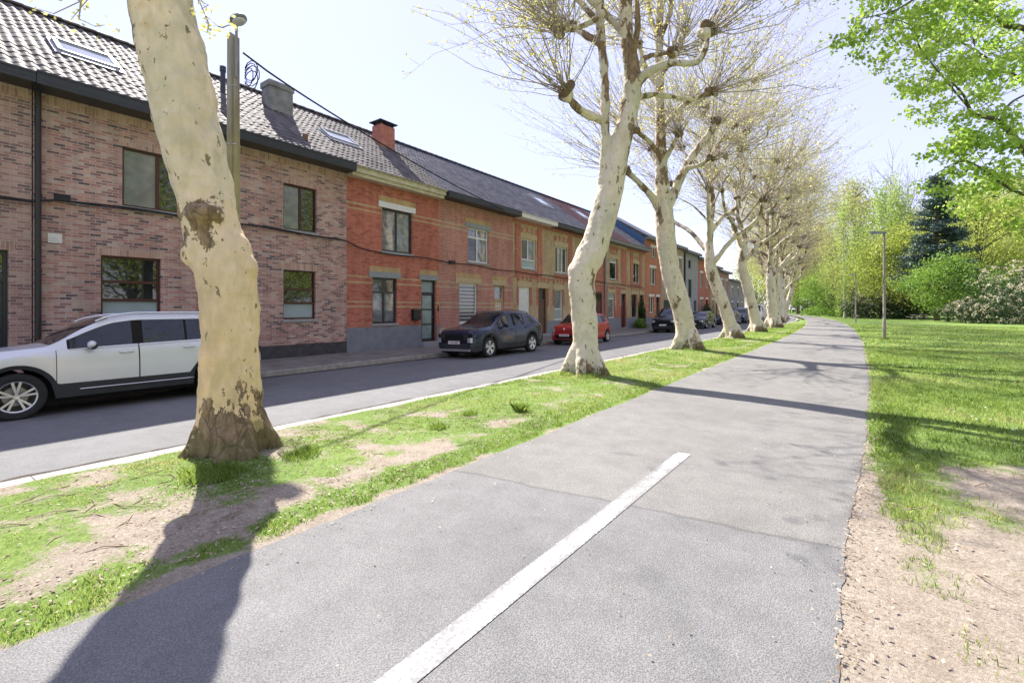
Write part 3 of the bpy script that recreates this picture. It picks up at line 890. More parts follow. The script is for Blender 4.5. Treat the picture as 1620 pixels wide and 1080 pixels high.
# --- red house with the grey plinth
Y0, Y1 = 10.33, 15.04
H = house('red brick house with painted grey plinth, cream cornice and grey glazed door with letter box', Y0, Y1)
hs = [(11.92, 13.47, 3.92, 5.62), (11.47, 12.67, 1.1, 2.88), (13.98, 14.86, .26, 2.9)]
body(H, Y0, Y1, B_RED, hs)
window(H, *hs[0], M_FRAMEGREY, [(0, .5, 0, 1, G_CURTAIN), (.5, 1, 0, 1, G_CURTAIN)], bar=.08)
window(H, *hs[1], M_FRAMEGREY, [(0, .5, 0, .7, G_CURTAIN), (.5, 1, 0, .7, G_CURTAIN), (0, 1, .7, 1, G_DARK)], bar=.08)
door(H, *hs[2], M_DOORDARK, trans=2.35, panes=3)
plate(H, 'lintel', M_WHITESTONE, 11.75, 13.63, 5.625, 5.85, .03); plate(H, 'brick_panel', B_YELV, 11.75, 13.63, 5.853, 6.07)
plate(H, 'lintel', M_GREYLINTEL, 11.3, 12.86, 2.883, 3.1, .025); plate(H, 'brick_panel', B_YELV, 11.33, 12.83, 3.103, 3.3)
plate(H, 'lintel', M_GREYLINTEL, 13.85, 14.98, 2.903, 3.12, .025); plate(H, 'brick_panel', B_YELV, 13.88, 14.95, 3.123, 3.32)
plate(H, 'plinth', M_PLINTHGREY, Y0 + .003, 13.96, -.1, .98, .025); plate(H, 'plinth', M_PLINTHGREY, 14.88, Y1 - .003, -.1, .98, .025)
gutter(H, Y0 + .03, Y1 - .02, M_GUTCREAM, 6.5, 6.86, -14.42, True)
pantiles(H, Y0, Y1, T_DARK)
skylight(H, 10.55, 11.85, 2.6, 3.45)
m = MB().bbox(FX + .03, FX + .16, 13.4, 13.8, 1.2, 1.62, .012).bbox(FX + .028, FX + .18, 13.38, 13.82, 1.55, 1.66, .02)
m.build('letter_box', M_FRAMEBLACK, H)
plate(H, 'door_bell', M_FRAMEBLACK, 14.93, 14.99, 1.55, 1.8, .03)
c = roof_pt(15.0, 1.55)
m = MB().bbox(c.x - .32, c.x + .32, 13.95, 14.75, 8.3, 10.12, .008)
ch = m.build('chimney', B_CHIM, H)
m = MB().bbox(c.x - .42, c.x + .42, 13.84, 14.86, 10.26, 10.3, .008)
for sx in (-.26, .26):
    for sy in (14.03, 14.67): m.box(c.x + sx - .03, c.x + sx + .03, sy - .03, sy + .03, 10.08, 10.265)
m.build('cap', M_GUTDARK, ch)
MB().box(c.x + .22, c.x + .48, 13.9, 14.8, 8.74, 8.9).build('flashing', M_LEAD, ch)

# --- pale-jointed red house with shutters
Y0, Y1 = 15.04, 20.6
H = house('red brick house with pale mortar joints, dark gutter and upstairs shutters above the dark suv', Y0, Y1)
hs = [(16.95, 18.5, 3.92, 5.55), (16.35, 17.65, .98, 2.87), (18.98, 19.82, .2, 2.87)]
body(H, Y0, Y1, B_PINK, hs)
window(H, *hs[0], M_FRAMEWHITE, [(0, .48, 0, .74, G_SLATS), (.48, 1, 0, .74, G_CURTAIN), (0, .48, .74, 1, G_CURTAIN), (.48, 1, .74, 1, G_CURTAIN)], bar=.06)
window(H, *hs[1], M_FRAMEWHITE, [(0, 1, 0, 1, G_BLIND)], bar=.07)
d = door(H, *hs[2], M_BEIGESTONE, trans=2.15, panemat=G_CURTAIN)
mm = MB()
for k in range(4): mm.box(FX - .14, FX - .125, 19.1 + k * .18, 19.13 + k * .18, 1.15, 2.0)
for k in range(2): mm.box(FX - .139, FX - .124, 19.1, 19.68, 1.3 + .5 * k, 1.33 + .5 * k)
mm.build('door_grille', M_FRAMEWHITE, d)
plate(H, 'lintel', M_GREYLINTEL, 16.75, 18.7, 5.553, 5.78, .025); plate(H, 'brick_panel', B_YELV, 16.75, 18.7, 5.783, 6.0)
plate(H, 'lintel', M_BEIGESTONE, 16.1, 17.95, 2.873, 3.12, .02); plate(H, 'brick_panel', B_YELV, 16.1, 17.95, 3.123, 3.34)
plate(H, 'lintel', M_BEIGESTONE, 18.75, 20.05, 2.873, 3.12, .02); plate(H, 'brick_panel', B_YELV, 18.75, 20.05, 3.123, 3.34)
plate(H, 'plinth', M_BEIGESTONE, Y0 + .003, 18.95, -.1, .8, .02); plate(H, 'plinth', M_BEIGESTONE, 19.85, Y1 - .003, -.1, .8, .02)
gutter(H, Y0 + .02, Y1 + .02, M_GUTDARK, 6.55, 6.86)
pantiles(H, Y0, Y1, T_BLACK)

# --- the decorated houses
def arch(H, y0, y1, z, ma, mb, hgt=.27, n=7):
    m = MB(); vs = []
    r = lambda y: .1 * (1 - ((y - (y0 + y1) / 2) / ((y1 - y0) / 2)) ** 2)
    for k in range(n + 1):
        a = y0 + (y1 - y0) * k / n
        vs += [(FX + .002, a, z + r(a)), (FX + .028, a, z + r(a)), (FX + .028, a, z + r(a) + hgt), (FX + .002, a, z + r(a) + hgt)]
    m.v = vs
    for k in range(n):
        b = 4 * k
        for q in range(3): m.f.append((b + q, b + 4 + q, b + 5 + q, b + 1 + q)); m.m.append(k % 2)
    m.f += [(0, 1, 2, 3), (4 * n + 3, 4 * n + 2, 4 * n + 1, 4 * n)]; m.m += [0, 0]
    m.build('arch', [ma, mb], H)

def decorated(label, Y0, Y1, base, accent, up, low, dr, gut, roofm, upper, lower, doorm, plinth=M_PLINTHPINK, winf=M_FRAMEWHITE, pil=True):
    H = house(label, Y0, Y1)
    hs = [up, low, dr]
    body(H, Y0, Y1, base, hs)
    window(H, *up, winf, upper, bar=.06)
    if lower is not None: window(H, *low, winf, lower, bar=.06)
    else:
        m = MB(); n = 22
        for k in range(n):
            z = low[2] + (low[3] - low[2]) * k / n
            m.bbox(FX - .11, FX - .07, low[0], low[1], z, z + (low[3] - low[2]) / n - .004, .006)
        m.build('shutter', M_WHITEPLASTIC, H)
    door(H, *dr, doorm, trans=2.2, panemat=G_DARK)
    for h in hs:
        plate(H, 'lintel', M_BEIGESTONE, h[0] - .12, h[1] + .12, h[3] + .003, h[3] + .3, .022)
        arch(H, h[0] - .14, h[1] + .14, h[3] + .305, accent, B_YEL if accent is B_REDPLAIN else B_REDPLAIN)
    a, b = up[0] - .14, up[1] + .14
    for y0, y1 in ((a - .5, a), (b, b + .5)):
        if y0 > Y0 + .05 and y1 < Y1 - .05: plate(H, 'pilaster', accent, y0, y1, 3.45, 6.3, .04)
    for h in (low, dr):
        for y0, y1 in ((h[0] - .2, h[0] - .003), (h[1] + .003, h[1] + .2)): plate(H, 'brick_panel', accent, y0, y1, 1.85, h[3], .014)
    plate(H, 'brick_band', accent, Y0 + .004, Y1 - .004, 3.38, 3.45, .035)
    plate(H, 'brick_frieze', accent, Y0 + .004, Y1 - .004, 6.36, 6.545, .03)
    plate(H, 'brick_panel', accent, up[0] - .1, up[1] + .1, 3.46, up[2] - .12, .02)
    plate(H, 'plinth', plinth, Y0 + .004, dr[0] - .02, -.1, .95, .024); plate(H, 'plinth', plinth, dr[1] + .02, Y1 - .004, -.1, .95, .024)
    gutter(H, Y0 + .025, Y1 + .02, gut, 6.55, 6.86, -14.4)
    if roofm: pantiles(H, Y0, Y1, roofm)
    return H
decorated('yellow brick house with red brick panels, white cornice and a closed white roller shutter downstairs', 20.6, 24.37, B_YEL, B_REDPLAIN, (21.4, 22.82, 3.93, 5.55), (21.12, 22.22, .98, 2.87), (23.08, 24.05, .2, 2.87), M_GUTWHITE, T_BLACK,
          [(0, .5, .28, 1, G_SLATS), (.5, 1, .28, 1, G_CURTAIN), (0, 1, 0, .28, G_FROST)], None, M_FRAMEBROWN)
H = decorated('yellow and red brick house with dark gutter, left of the second plane tree', 24.37, 29.6, B_YEL, B_REDPLAIN, (25.0, 26.46, 3.9, 5.5), (24.86, 25.9, .98, 2.85), (27.2, 28.1, .2, 2.85), M_GUTDARK, T_BLACK,
          [(0, .3, 0, 1, G_SLATS), (.3, .65, 0, 1, G_CURTAIN), (.65, 1, 0, 1, G_DARK)], [(0, 1, .35, 1, G_CURTAIN), (0, 1, 0, .35, G_FROST)], M_FRAMEBROWN)
skylight(H, 26.2, 27.6, 1.6, 2.9)
H = decorated('red brick house with yellow arches and dark red roof right of the second plane tree', 29.6, 36.1, B_REDPLAIN, B_YEL, (32.88, 34.2, 3.9, 5.45), (32.65, 33.75, .98, 2.85), (34.95, 35.92, .2, 2.85), M_GUTGREY, T_RED,
          [(0, 1, 0, .85, G_DARK), (0, 1, .85, 1, G_FROST)], [(0, 1, 0, .78, G_BLIND), (0, 1, .78, 1, G_FROST)], M_DOORRED)
skylight(H, 32.2, 33.6, 1.5, 2.8)
MB().tube([(FX + .09, 31.95, 6.5), (FX + .09, 31.95, .15)], .06, 10).build('downpipe', M_PIPEGREY, H, True, 40)
door(H, 30.4, 31.3, .2, 2.85, M_DOORRED, trans=2.2, panemat=G_DARK, dep=-.06)
H = decorated('yellow pillared house with plants by its door, next to the tall orange brick house', 36.1, 40.07, B_YEL, B_REDPLAIN, (37.45, 38.65, 3.88, 5.4), (37.15, 38.2, .98, 2.85), (38.95, 39.75, .2, 2.85), M_GUTGREY, T_BLACK,
          [(0, .5, 0, 1, G_DARK), (.5, 1, 0, 1, G_CURTAIN)], [(0, 1, 0, 1, G_DARK)], M_DOORDARK, winf=M_FRAMEBLACK)

def simple_house(label, Y0, Y1, mat, ztop, wins, dr=None, plinth=M_PLINTHPINK, frame=M_FRAMEWHITE, gut=M_GUTGREY, lint=M_WHITESTONE, garage=None, roofm=T_BLACK, rise=1.6):
    H = house(label, Y0, Y1)
    hs = list(wins) + ([dr] if dr else []) + ([garage] if garage else [])
    body(H, Y0, Y1, mat, hs, ztop, ridge=False)
    for i, h in enumerate(wins):
        window(H, *h, frame, [(0, .5, 0, 1, (G_DARK, G_CURTAIN)[i % 2]), (.5, 1, 0, 1, G_DARK)], bar=.06)
        if lint: plate(H, 'lintel', lint, h[0] - .15, h[1] + .15, h[3] + .003, h[3] + .22, .02)
    if dr:
        door(H, *dr, M_DOORDARK, trans=2.2, panemat=G_DARK)
        if lint: plate(H, 'lintel', lint, dr[0] - .1, dr[1] + .1, dr[3] + .003, dr[3] + .22, .02)
    if garage:
        m = MB(); n = 5
        for k in range(n):
            z = garage[2] + (garage[3] - garage[2]) * k / n
            m.bbox(FX - .12, FX - .07, garage[0], garage[1], z, z + (garage[3] - garage[2]) / n - .008, .01)
        m.build('garage_door', M_DOORGREEN, H)
    if plinth: plate(H, 'plinth', plinth, Y0 + .004, (dr[0] - .02) if dr else ((garage[0] - .02) if garage else Y1 - .004), -.1, .9, .024)
    gutter(H, Y0 + .01, Y1 - .01, gut, ztop - .04, ztop + .24, -14.45)
    m = MB()
    xr, back, zt = -19.2, -23.7, ztop + .15
    m.add([(-14.5, Y0 + .004, zt), (-14.5, Y1 - .004, zt), (xr, Y1 - .004, zt + rise), (xr, Y0 + .004, zt + rise), (back, Y1 - .004, zt), (back, Y0 + .004, zt)],
          [(0, 1, 2, 3), (3, 2, 4, 5), (0, 3, 5), (1, 4, 2)])
    m.build('roof', roofm, H)
    return H
H = simple_house('tall three-storey orange brick house with a blue slate-clad side wall, behind the bicycles', 40.07, 44.3, B_ORANGE, 7.75, [(41.7, 42.8, 6.35, 7.2), (41.4, 42.8, 3.85, 5.35), (41.2, 42.3, 1.3, 2.75)], (43.0, 43.9, .2, 2.75), M_PLINTHGREY, rise=2.85)
m = MB(); vs = [(x, y, z) for y in (40.035, 40.066) for x, z in ((-14.97, 6.75), (-14.97, 7.86), (-19.2, 10.72), (-19.2, 9.9))]
m.add(vs, [(0, 1, 2, 3), (4, 5, 6, 7), (0, 4, 5, 1), (1, 5, 6, 2), (2, 6, 7, 3), (3, 7, 4, 0)]).build('slate_cladding', plain('blue_slate_cladding', (.045, .12, .25), .35, var=.25, scale=5), H)
simple_house('beige brown three-storey house with a dark green garage door behind the third plane tree', 44.3, 51.4, B_BEIGE, 7.85, [(45.3, 46.6, 4.0, 5.5), (49.6, 50.8, 5.6, 6.9), (49.6, 50.8, 3.0, 4.4)], None, None, garage=(45.0, 47.6, .12, 2.5))
H = simple_house('grey plastered three-storey house with narrow dark windows between the third and fourth plane trees', 51.4, 57.0, M_GREYPLASTER, 7.7, [(53.2, 54.2, 6.1, 7.0), (53.2, 54.4, 2.9, 4.9)], (55.4, 56.4, .2, 2.6), None, frame=M_FRAMEBLACK, lint=None)
MB().tube([(FX + .09, 51.6, 7.6), (FX + .09, 51.6, .15)], .08, 10).build('downpipe', M_PIPE, H, True, 40)
simple_house('dark red brick house beyond the grey plastered house', 57.0, 62.8, B_REDPLAIN, 7.4, [(58.0, 59.2, 4.2, 5.9), (60.6, 61.8, 4.2, 5.9), (58.0, 59.2, 1.1, 2.8)], (60.6, 61.6, .2, 2.8), None)
simple_house('sandy yellow house partly hidden by the fourth plane tree', 62.8, 67.6, B_YEL, 6.9, [(63.6, 64.6, 3.9, 5.6), (65.6, 66.6, 3.9, 5.6), (63.6, 64.6, 1.0, 2.8)], (65.6, 66.5, .2, 2.8))
simple_house('brown brick house hidden mostly behind the fourth plane tree trunk', 67.6, 73.4, B_BROWN_DARK, 6.6, [(68.6, 69.8, 3.9, 5.6), (71.2, 72.4, 3.9, 5.6), (68.6, 69.8, 1.0, 2.8)], (71.2, 72.2, .2, 2.8))
simple_house('dark grey brick house closing the far end of the row', 73.4, 85.0, B_GREY, 5.7, [(75.0, 76.2, 3.4, 4.8), (79.2, 80.4, 3.4, 4.8), (75.0, 76.2, 1.0, 2.6), (82.6, 83.6, 1.0, 2.6)], (79.2, 80.2, .2, 2.6), None, rise=1.2)

# --- cables
def cable(label, pts, r):
    o = MB().tube(pts, r, 6).build('cable', M_CABLE, None, True)
    return tag(o, label, 'cable')
pts = []
for y in np.arange(-5, 40, .45):
    z = np.interp(y, [-5, 2.2, 2.4, 7, 10.2, 10.5, 11, 15, 20, 28, 40], [3.95, 4.1, 4.2, 4.2, 4.15, 3.98, 3.86, 3.8, 3.66, 3.6, 3.5]) + .025 * math.sin(y * 1.9)
    pts.append((FX + .075, y, z))
cable('thin black cable clipped along the house fronts below the upstairs windows', pts, .022)
pts = [(FX + .1, y, z - .03 + .02 * math.sin(y * 3)) for (x, y, z) in pts[10:34]]
cable('second black cable sagging beside the first on the long brown house', pts, .016)
jb = thing('junction_box', 'small black junction box on the brown house wall beside the downpipe', 'junction box', (FX + .06, 2.75, 4.22))
MB().bbox(FX + .03, FX + .14, 2.6, 2.86, 4.16, 4.3, .012).build('case', M_CABLE, jb); MB().bbox(FX + .028, FX + .15, 2.59, 2.87, 4.285, 4.31, .006).build('lid', M_CABLE, jb)
jb = thing('junction_box', 'small black junction box on the pale-jointed red house beside the drop cable', 'junction box', (FX + .06, 15.8, 3.76))
MB().bbox(FX + .03, FX + .13, 15.6, 15.95, 3.7, 3.84, .012).build('case', M_CABLE, jb); MB().bbox(FX + .028, FX + .14, 15.59, 15.96, 3.825, 3.85, .006).build('lid', M_CABLE, jb)

# --- utility pole with lamp
px_, py_ = -12.15, 5.27
U = thing('utility_pole', 'tall grey green-stained pole with a street lamp on top behind the nearest plane tree', 'utility pole', (px_, py_, 0))
t = NT('weathered_pole')
zc = t.xyz()[2]
base = t.ramp(t.noise(6, 5, .7, v=t.scale(t.coord(), (1, 1, .12))), [(.3, (.2, .17, .145)), (.7, (.42, .385, .34))])
alg = t.ramp(t.noise(2.2, 4), [(.35, (.28, .23, .06)), (.7, (.44, .37, .13))])
f = t.math('MULTIPLY', t.ramp(t.math('ADD', zc, t.math('MULTIPLY', t.noise(1.5, 4), 1.5)), [(0, .9), (1, .9)]), 1.0)
gm = t.n.new('ShaderNodeMapRange'); gm.inputs[1].default_value = 5.2; gm.inputs[2].default_value = 7.0; gm.inputs[3].default_value = .6; gm.inputs[4].default_value = .02
t.l.new(t.math('ADD', zc, t.math('MULTIPLY', t.math('SUBTRACT', t.noise(2, 4), .5), 1.6)), gm.inputs[0])
t.bump(t.noise(30, 4, v=t.scale(t.coord(), (1, 1, .2))), .5, .01)
M_POLE = t.set(t.mix(gm.outputs[0], base, alg), .9)
m = MB()
w0, w1 = .125, .105
vs = []
for z, w in ((-.1, w0), (8.2, w1)):
    for (sx, sy) in ((-1, -1), (1, -1), (1, 1), (-1, 1)): vs.append((px_ + sx * w * .8, py_ + sy * w, z + (0 if z < 0 else .06 * (sy < 0))))
m.add(vs, [(0, 1, 5, 4), (1, 2, 6, 5), (2, 3, 7, 6), (3, 0, 4, 7), (4, 5, 6, 7)])
m.box(px_ + .12, px_ + .125, py_ - .05, py_ + .05, .2, 8.0)
m.build('pole', M_POLE, U)
lm = MB().tube([(px_ + .16, py_, 7.2), (px_ + .16, py_, 8.36), (px_ + .18, py_, 8.46)], .03, 10)
lm.build('lamp_bracket', M_PIPEGREY, U, True, 40)
hd = MB(); hd.ball((px_ + .25, py_, 8.54), .27, sub=3, sc=(1.05, .6, .36))
h_ = hd.build('lamp_head', M_LAMPGREY, U, True)
gl = MB(); gl.ball((px_ + .28, py_, 8.49), .22, sub=3, sc=(1.0, .58, .34))
gl.build('lamp_glass', M_LAMPGLASS, h_, True)
m = MB()
for z in (4.1, 5.6, 7.0): m.lathe([(.17, z), (.17, z + .015)], 4, c=(px_, py_, 0))
m.build('strap', M_METAL, U)
m = MB()
for k in range(5):
    a = random.uniform(.1, .2); q = [(px_ + .14 + a * math.sin(g) * .8, py_ + .2 + a * (1 - math.cos(g)) * .9, 7.5 - k * .06 + .2 * math.sin(g * 1.0)) for g in np.linspace(0, 5.5, 10)]
    m.tube(q, .012, 5)
m.build('cable_loops', M_CABLE, U, True)
A = Vector((px_ + .1, py_ + .18, 7.78)); B = Vector((FX + .2, 21.2, 6.62))
pts = [A + (B - A) * f + Vector((0, 0, -4 * f * (1 - f) * .28 + .1 * math.exp(-f * 25))) for f in np.linspace(0, 1, 26)]
cable('overhead black cable running from the lamp pole across the roofs', pts, .024)
# ------------------------------------------------------------------ plane trees
def bark(name, patches=(), base_h=.9, grey=0.0, brown=.5, warm=False):
    t = NT(name)
    p = t.coord()
    x, y, z = t.xyz()
    ps = t.scale(p, (1, 1, .55))
    pale = t.ramp(t.noise(1.3, 5, .6, v=ps), [(.28, (.56, .48, .34)), (.42, (.69, .59, .44)), (.58, (.79, .68, .54)), (.75, (.72, .65, .53))])
    if warm:
        lowz = t.n.new('ShaderNodeMapRange'); lowz.inputs[1].default_value = 1.2; lowz.inputs[2].default_value = 4.3; lowz.inputs[3].default_value = 1; lowz.inputs[4].default_value = .12
        t.l.new(t.math('ADD', z, t.math('MULTIPLY', t.noise(1.1, 4), .9)), lowz.inputs[0])
        pale = t.mix(lowz.outputs[0], pale, t.mix(1.0, pale, (1.12, .97, .76), 'MULTIPLY'))
    mott = t.ramp(t.noise(7, 4, .6, v=ps), [(.35, (.86, .88, .82)), (.65, (1.08, 1.05, 1.0))])
    col = t.mix(1.0, pale, mott, 'MULTIPLY')
    ora = t.ramp(t.noise(2.6, 3, .6, v=ps, dist=.4), [(.62, 0), (.72, .5)])
    col = t.mix(ora, col, (.55, .33, .16))
    up_ = t.math('MINIMUM', t.math('MULTIPLY', t.math('MAXIMUM', t.math('SUBTRACT', z, 4.5), 0.0), .06), .16)
    oli = t.ramp(t.math('ADD', up_, t.noise(1.7, 4, .65, v=t.scale(p, (1.1, .9, .4)))), [(.55, 0), (.68, .55)])
    col = t.mix(oli, col, (.27, .26, .12))
    # small flakes
    cellv = t.voro(2.6, v=t.scale(t.mix(.3, p, t.n.new('ShaderNodeTexNoise').outputs['Color']), (1, 1, .5)), out=1)
    cellr = t.ramp(cellv, [(.2, (.82, .85, .76)), (.5, (1.0, 1.0, 1.0)), (.8, (1.08, 1.02, .94))])
    col = t.mix(.65, col, t.mix(1.0, col, cellr, 'MULTIPLY'))
    fl = t.voro(9, v=t.scale(t.mix(.06, p, t.n.new('ShaderNodeTexNoise').outputs['Color']), (1, 1, .5)))
    fn = t.noise(14, 4, .75, v=ps)
    flake = t.math('GREATER_THAN', t.noise(10, 6, .62, v=t.scale(p, (1, 1, .6)), dist=.3), .635)
    flake = t.math('MULTIPLY', flake, t.math('GREATER_THAN', t.noise(1.6, 4), .44))
    plate_n = t.ramp(t.noise(9, 5, .75, v=ps), [(.3, (.11, .075, .045)), (.5, (.25, .175, .1)), (.7, (.4, .29, .18))])
    crack = t.voro(5.5, v=t.scale(t.mix(.22, p, t.n.new('ShaderNodeTexNoise').outputs['Color']), (1.5, 1.5, .3)), feature='DISTANCE_TO_EDGE')
    plate_n = t.mix(t.math('MULTIPLY', t.math('LESS_THAN', crack, .018), .5), plate_n, (.045, .032, .022))
    col = t.mix(t.math('MULTIPLY', flake, .9), col, t.ramp(fn, [(.3, (.13, .11, .05)), (.7, (.27, .21, .1))]))
    # rough old bark: at the foot, and in patches
    nz = t.math('MULTIPLY', t.math('SUBTRACT', t.noise(2.4, 6, .7, v=ps), .5), 3.6)
    low = t.math('GREATER_THAN', t.math('ADD', t.math('SUBTRACT', base_h, z), nz), 0.25)
    mask = low
    hi = t.math('MULTIPLY', t.math('MAXIMUM', t.math('SUBTRACT', z, 4.2), 0.0), .022)
    big = t.math('GREATER_THAN', t.math('ADD', t.noise(2.1, 6, .66, v=t.scale(p, (1, 1, .5))), t.math('MINIMUM', hi, .09)), 1.13 - brown)
    mask = t.math('MAXIMUM', mask, big)
    for (cx, cy, cz, r, sz) in patches:
        d = t.n.new('ShaderNodeVectorMath'); d.operation = 'LENGTH'
        mp = t.n.new('ShaderNodeMapping'); mp.vector_type = 'POINT'
        t.l.new(p, mp.inputs[0]); mp.inputs['Scale'].default_value = (1, 1, 1 / sz); mp.inputs['Location'].default_value = (-cx, -cy, -cz / sz)
        t.l.new(mp.outputs[0], d.inputs[0])
        q = t.math('LESS_THAN', t.math('ADD', d.outputs['Value'], t.math('MULTIPLY', t.math('SUBTRACT', t.noise(5, 6, .72), .5), .55)), r)
        mask = t.math('MAXIMUM', mask, q)
    col = t.mix(mask, col, plate_n)
    moss = t.math('MULTIPLY', t.math('LESS_THAN', t.math('ADD', z, t.math('MULTIPLY', nz, .25)), .28), .45)
    col = t.mix(moss, col, (.09, .1, .03))
    if grey: col = t.mix(t.math('MULTIPLY', t.math('SUBTRACT', 1.0, t.math('MAXIMUM', mask, flake)), grey), col, (.64, .6, .52))
    h = t.math('ADD', t.math('MULTIPLY', mask, 1.2), t.math('MULTIPLY', t.noise(16, 5, .7, v=ps), .55))
    h = t.math('ADD', h, t.math('MULTIPLY', t.math('MULTIPLY', mask, t.math('MINIMUM', crack, .1)), 9))
    h = t.math('ADD', h, t.math('MULTIPLY', t.noise(4, 3, .5, v=t.scale(p, (.6, .6, 3.2))), .8))
    t.bump(h, .55, .03)
    return t.set(col, .8, spec=.2)

TWIG = plain('plane_twig', (.36, .3, .23), .8, var=.35, scale=1.5)
LEAFP = leafmat('young_plane_leaf', [(0, (.3, .29, .09)), (.5, (.48, .47, .16)), (1, (.62, .6, .26))], .45, .6)
IMR = Vector((C_, S_, 0)); IMF = Vector((-S_, C_, 0))       # right and away, seen from the path

def spline(pts, per=5):
    """Catmull-Rom through (x, y, z, r)"""
    P = [np.array(p, float) for p in pts]
    if len(P) < 2: return P
    P = [2 * P[0] - P[1]] + P + [2 * P[-1] - P[-2]]
    out = []
    for i in range(1, len(P) - 2):
        for k in range(per):
            s = k / per
            a, b, c, d = P[i - 1], P[i], P[i + 1], P[i + 2]
            out.append(.5 * (2 * b + (c - a) * s + (2 * a - 5 * b + 4 * c - d) * s * s + (3 * b - a - 3 * c + d) * s ** 3))
    out.append(P[-2])
    return out

def make_wood(name, paths, knobs, parent, mat, voxel=.035, roots=0, seed=0, blobs=(), flare=1.9, kmat=None):
    rr = random.Random(seed)
    m = MB()
    for pth in paths:
        sp = spline(pth)
        m.tube([p[:3] for p in sp], [max(.02, p[3] * .89) for p in sp], 14)
    for (k, r) in knobs:
        for q in range(3):
            o = Vector((rr.uniform(-1, 1), rr.uniform(-1, 1), rr.uniform(-1, 1))) * r * .75
            m.ball(Vector(k) + o, r * rr.uniform(.45, .8), sub=1)
    for (c, r, sc) in blobs: m.ball(c, r, sub=2, sc=sc)
    base = paths[0][0]
    for k in range(roots):
        a = k * 2 * math.pi / roots + rr.uniform(-.3, .3); r0 = base[3]
        L = rr.uniform(.75, 1.15) * r0 * flare; b0 = Vector(base[:3])
        d = Vector((math.cos(a), math.sin(a), 0))
        m.tube([b0 + d * r0 * .35 + Vector((0, 0, r0 * 1.7)), b0 + d * r0 * .8 + Vector((0, 0, r0 * .62)), b0 + d * r0 * 1.2 + Vector((0, 0, r0 * .16)), b0 + d * L + Vector((0, 0, -.07))],
               [r0 * .3, r0 * .33, r0 * .22, r0 * .08], 8)
    for (k, r) in knobs:
        kb = MB()
        for q in range(8):
            o = Vector((rr.uniform(-1, 1), rr.uniform(-1, 1), rr.uniform(-.8, 1))) * r * .62
            kb.ball(Vector(k) + o, r * rr.uniform(.42, .72), 0, 2, jit=.12)
        kb.build('knuckle', KNUCK, parent, True)
    o = m.build(name, mat, parent, True)
    md = o.modifiers.new('remesh', 'REMESH'); md.mode = 'VOXEL'; md.voxel_size = voxel; md.use_smooth_shade = True
    sm = o.modifiers.new('smooth', 'SMOOTH'); sm.iterations = 5; sm.factor = .5
    tx = bpy.data.textures.new('lumps', 'CLOUDS'); tx.noise_scale = .32; tx.noise_depth = 2
    dp = o.modifiers.new('lumps', 'DISPLACE'); dp.texture = tx; dp.strength = .075; dp.mid_level = .5; dp.texture_coords = 'LOCAL'
    tx2 = bpy.data.textures.new('wrinkles', 'CLOUDS'); tx2.noise_scale = .09; tx2.noise_depth = 1
    dp2 = o.modifiers.new('wrinkles', 'DISPLACE'); dp2.texture = tx2; dp2.strength = .014; dp2.mid_level = .5; dp2.texture_coords = 'LOCAL'
    return o

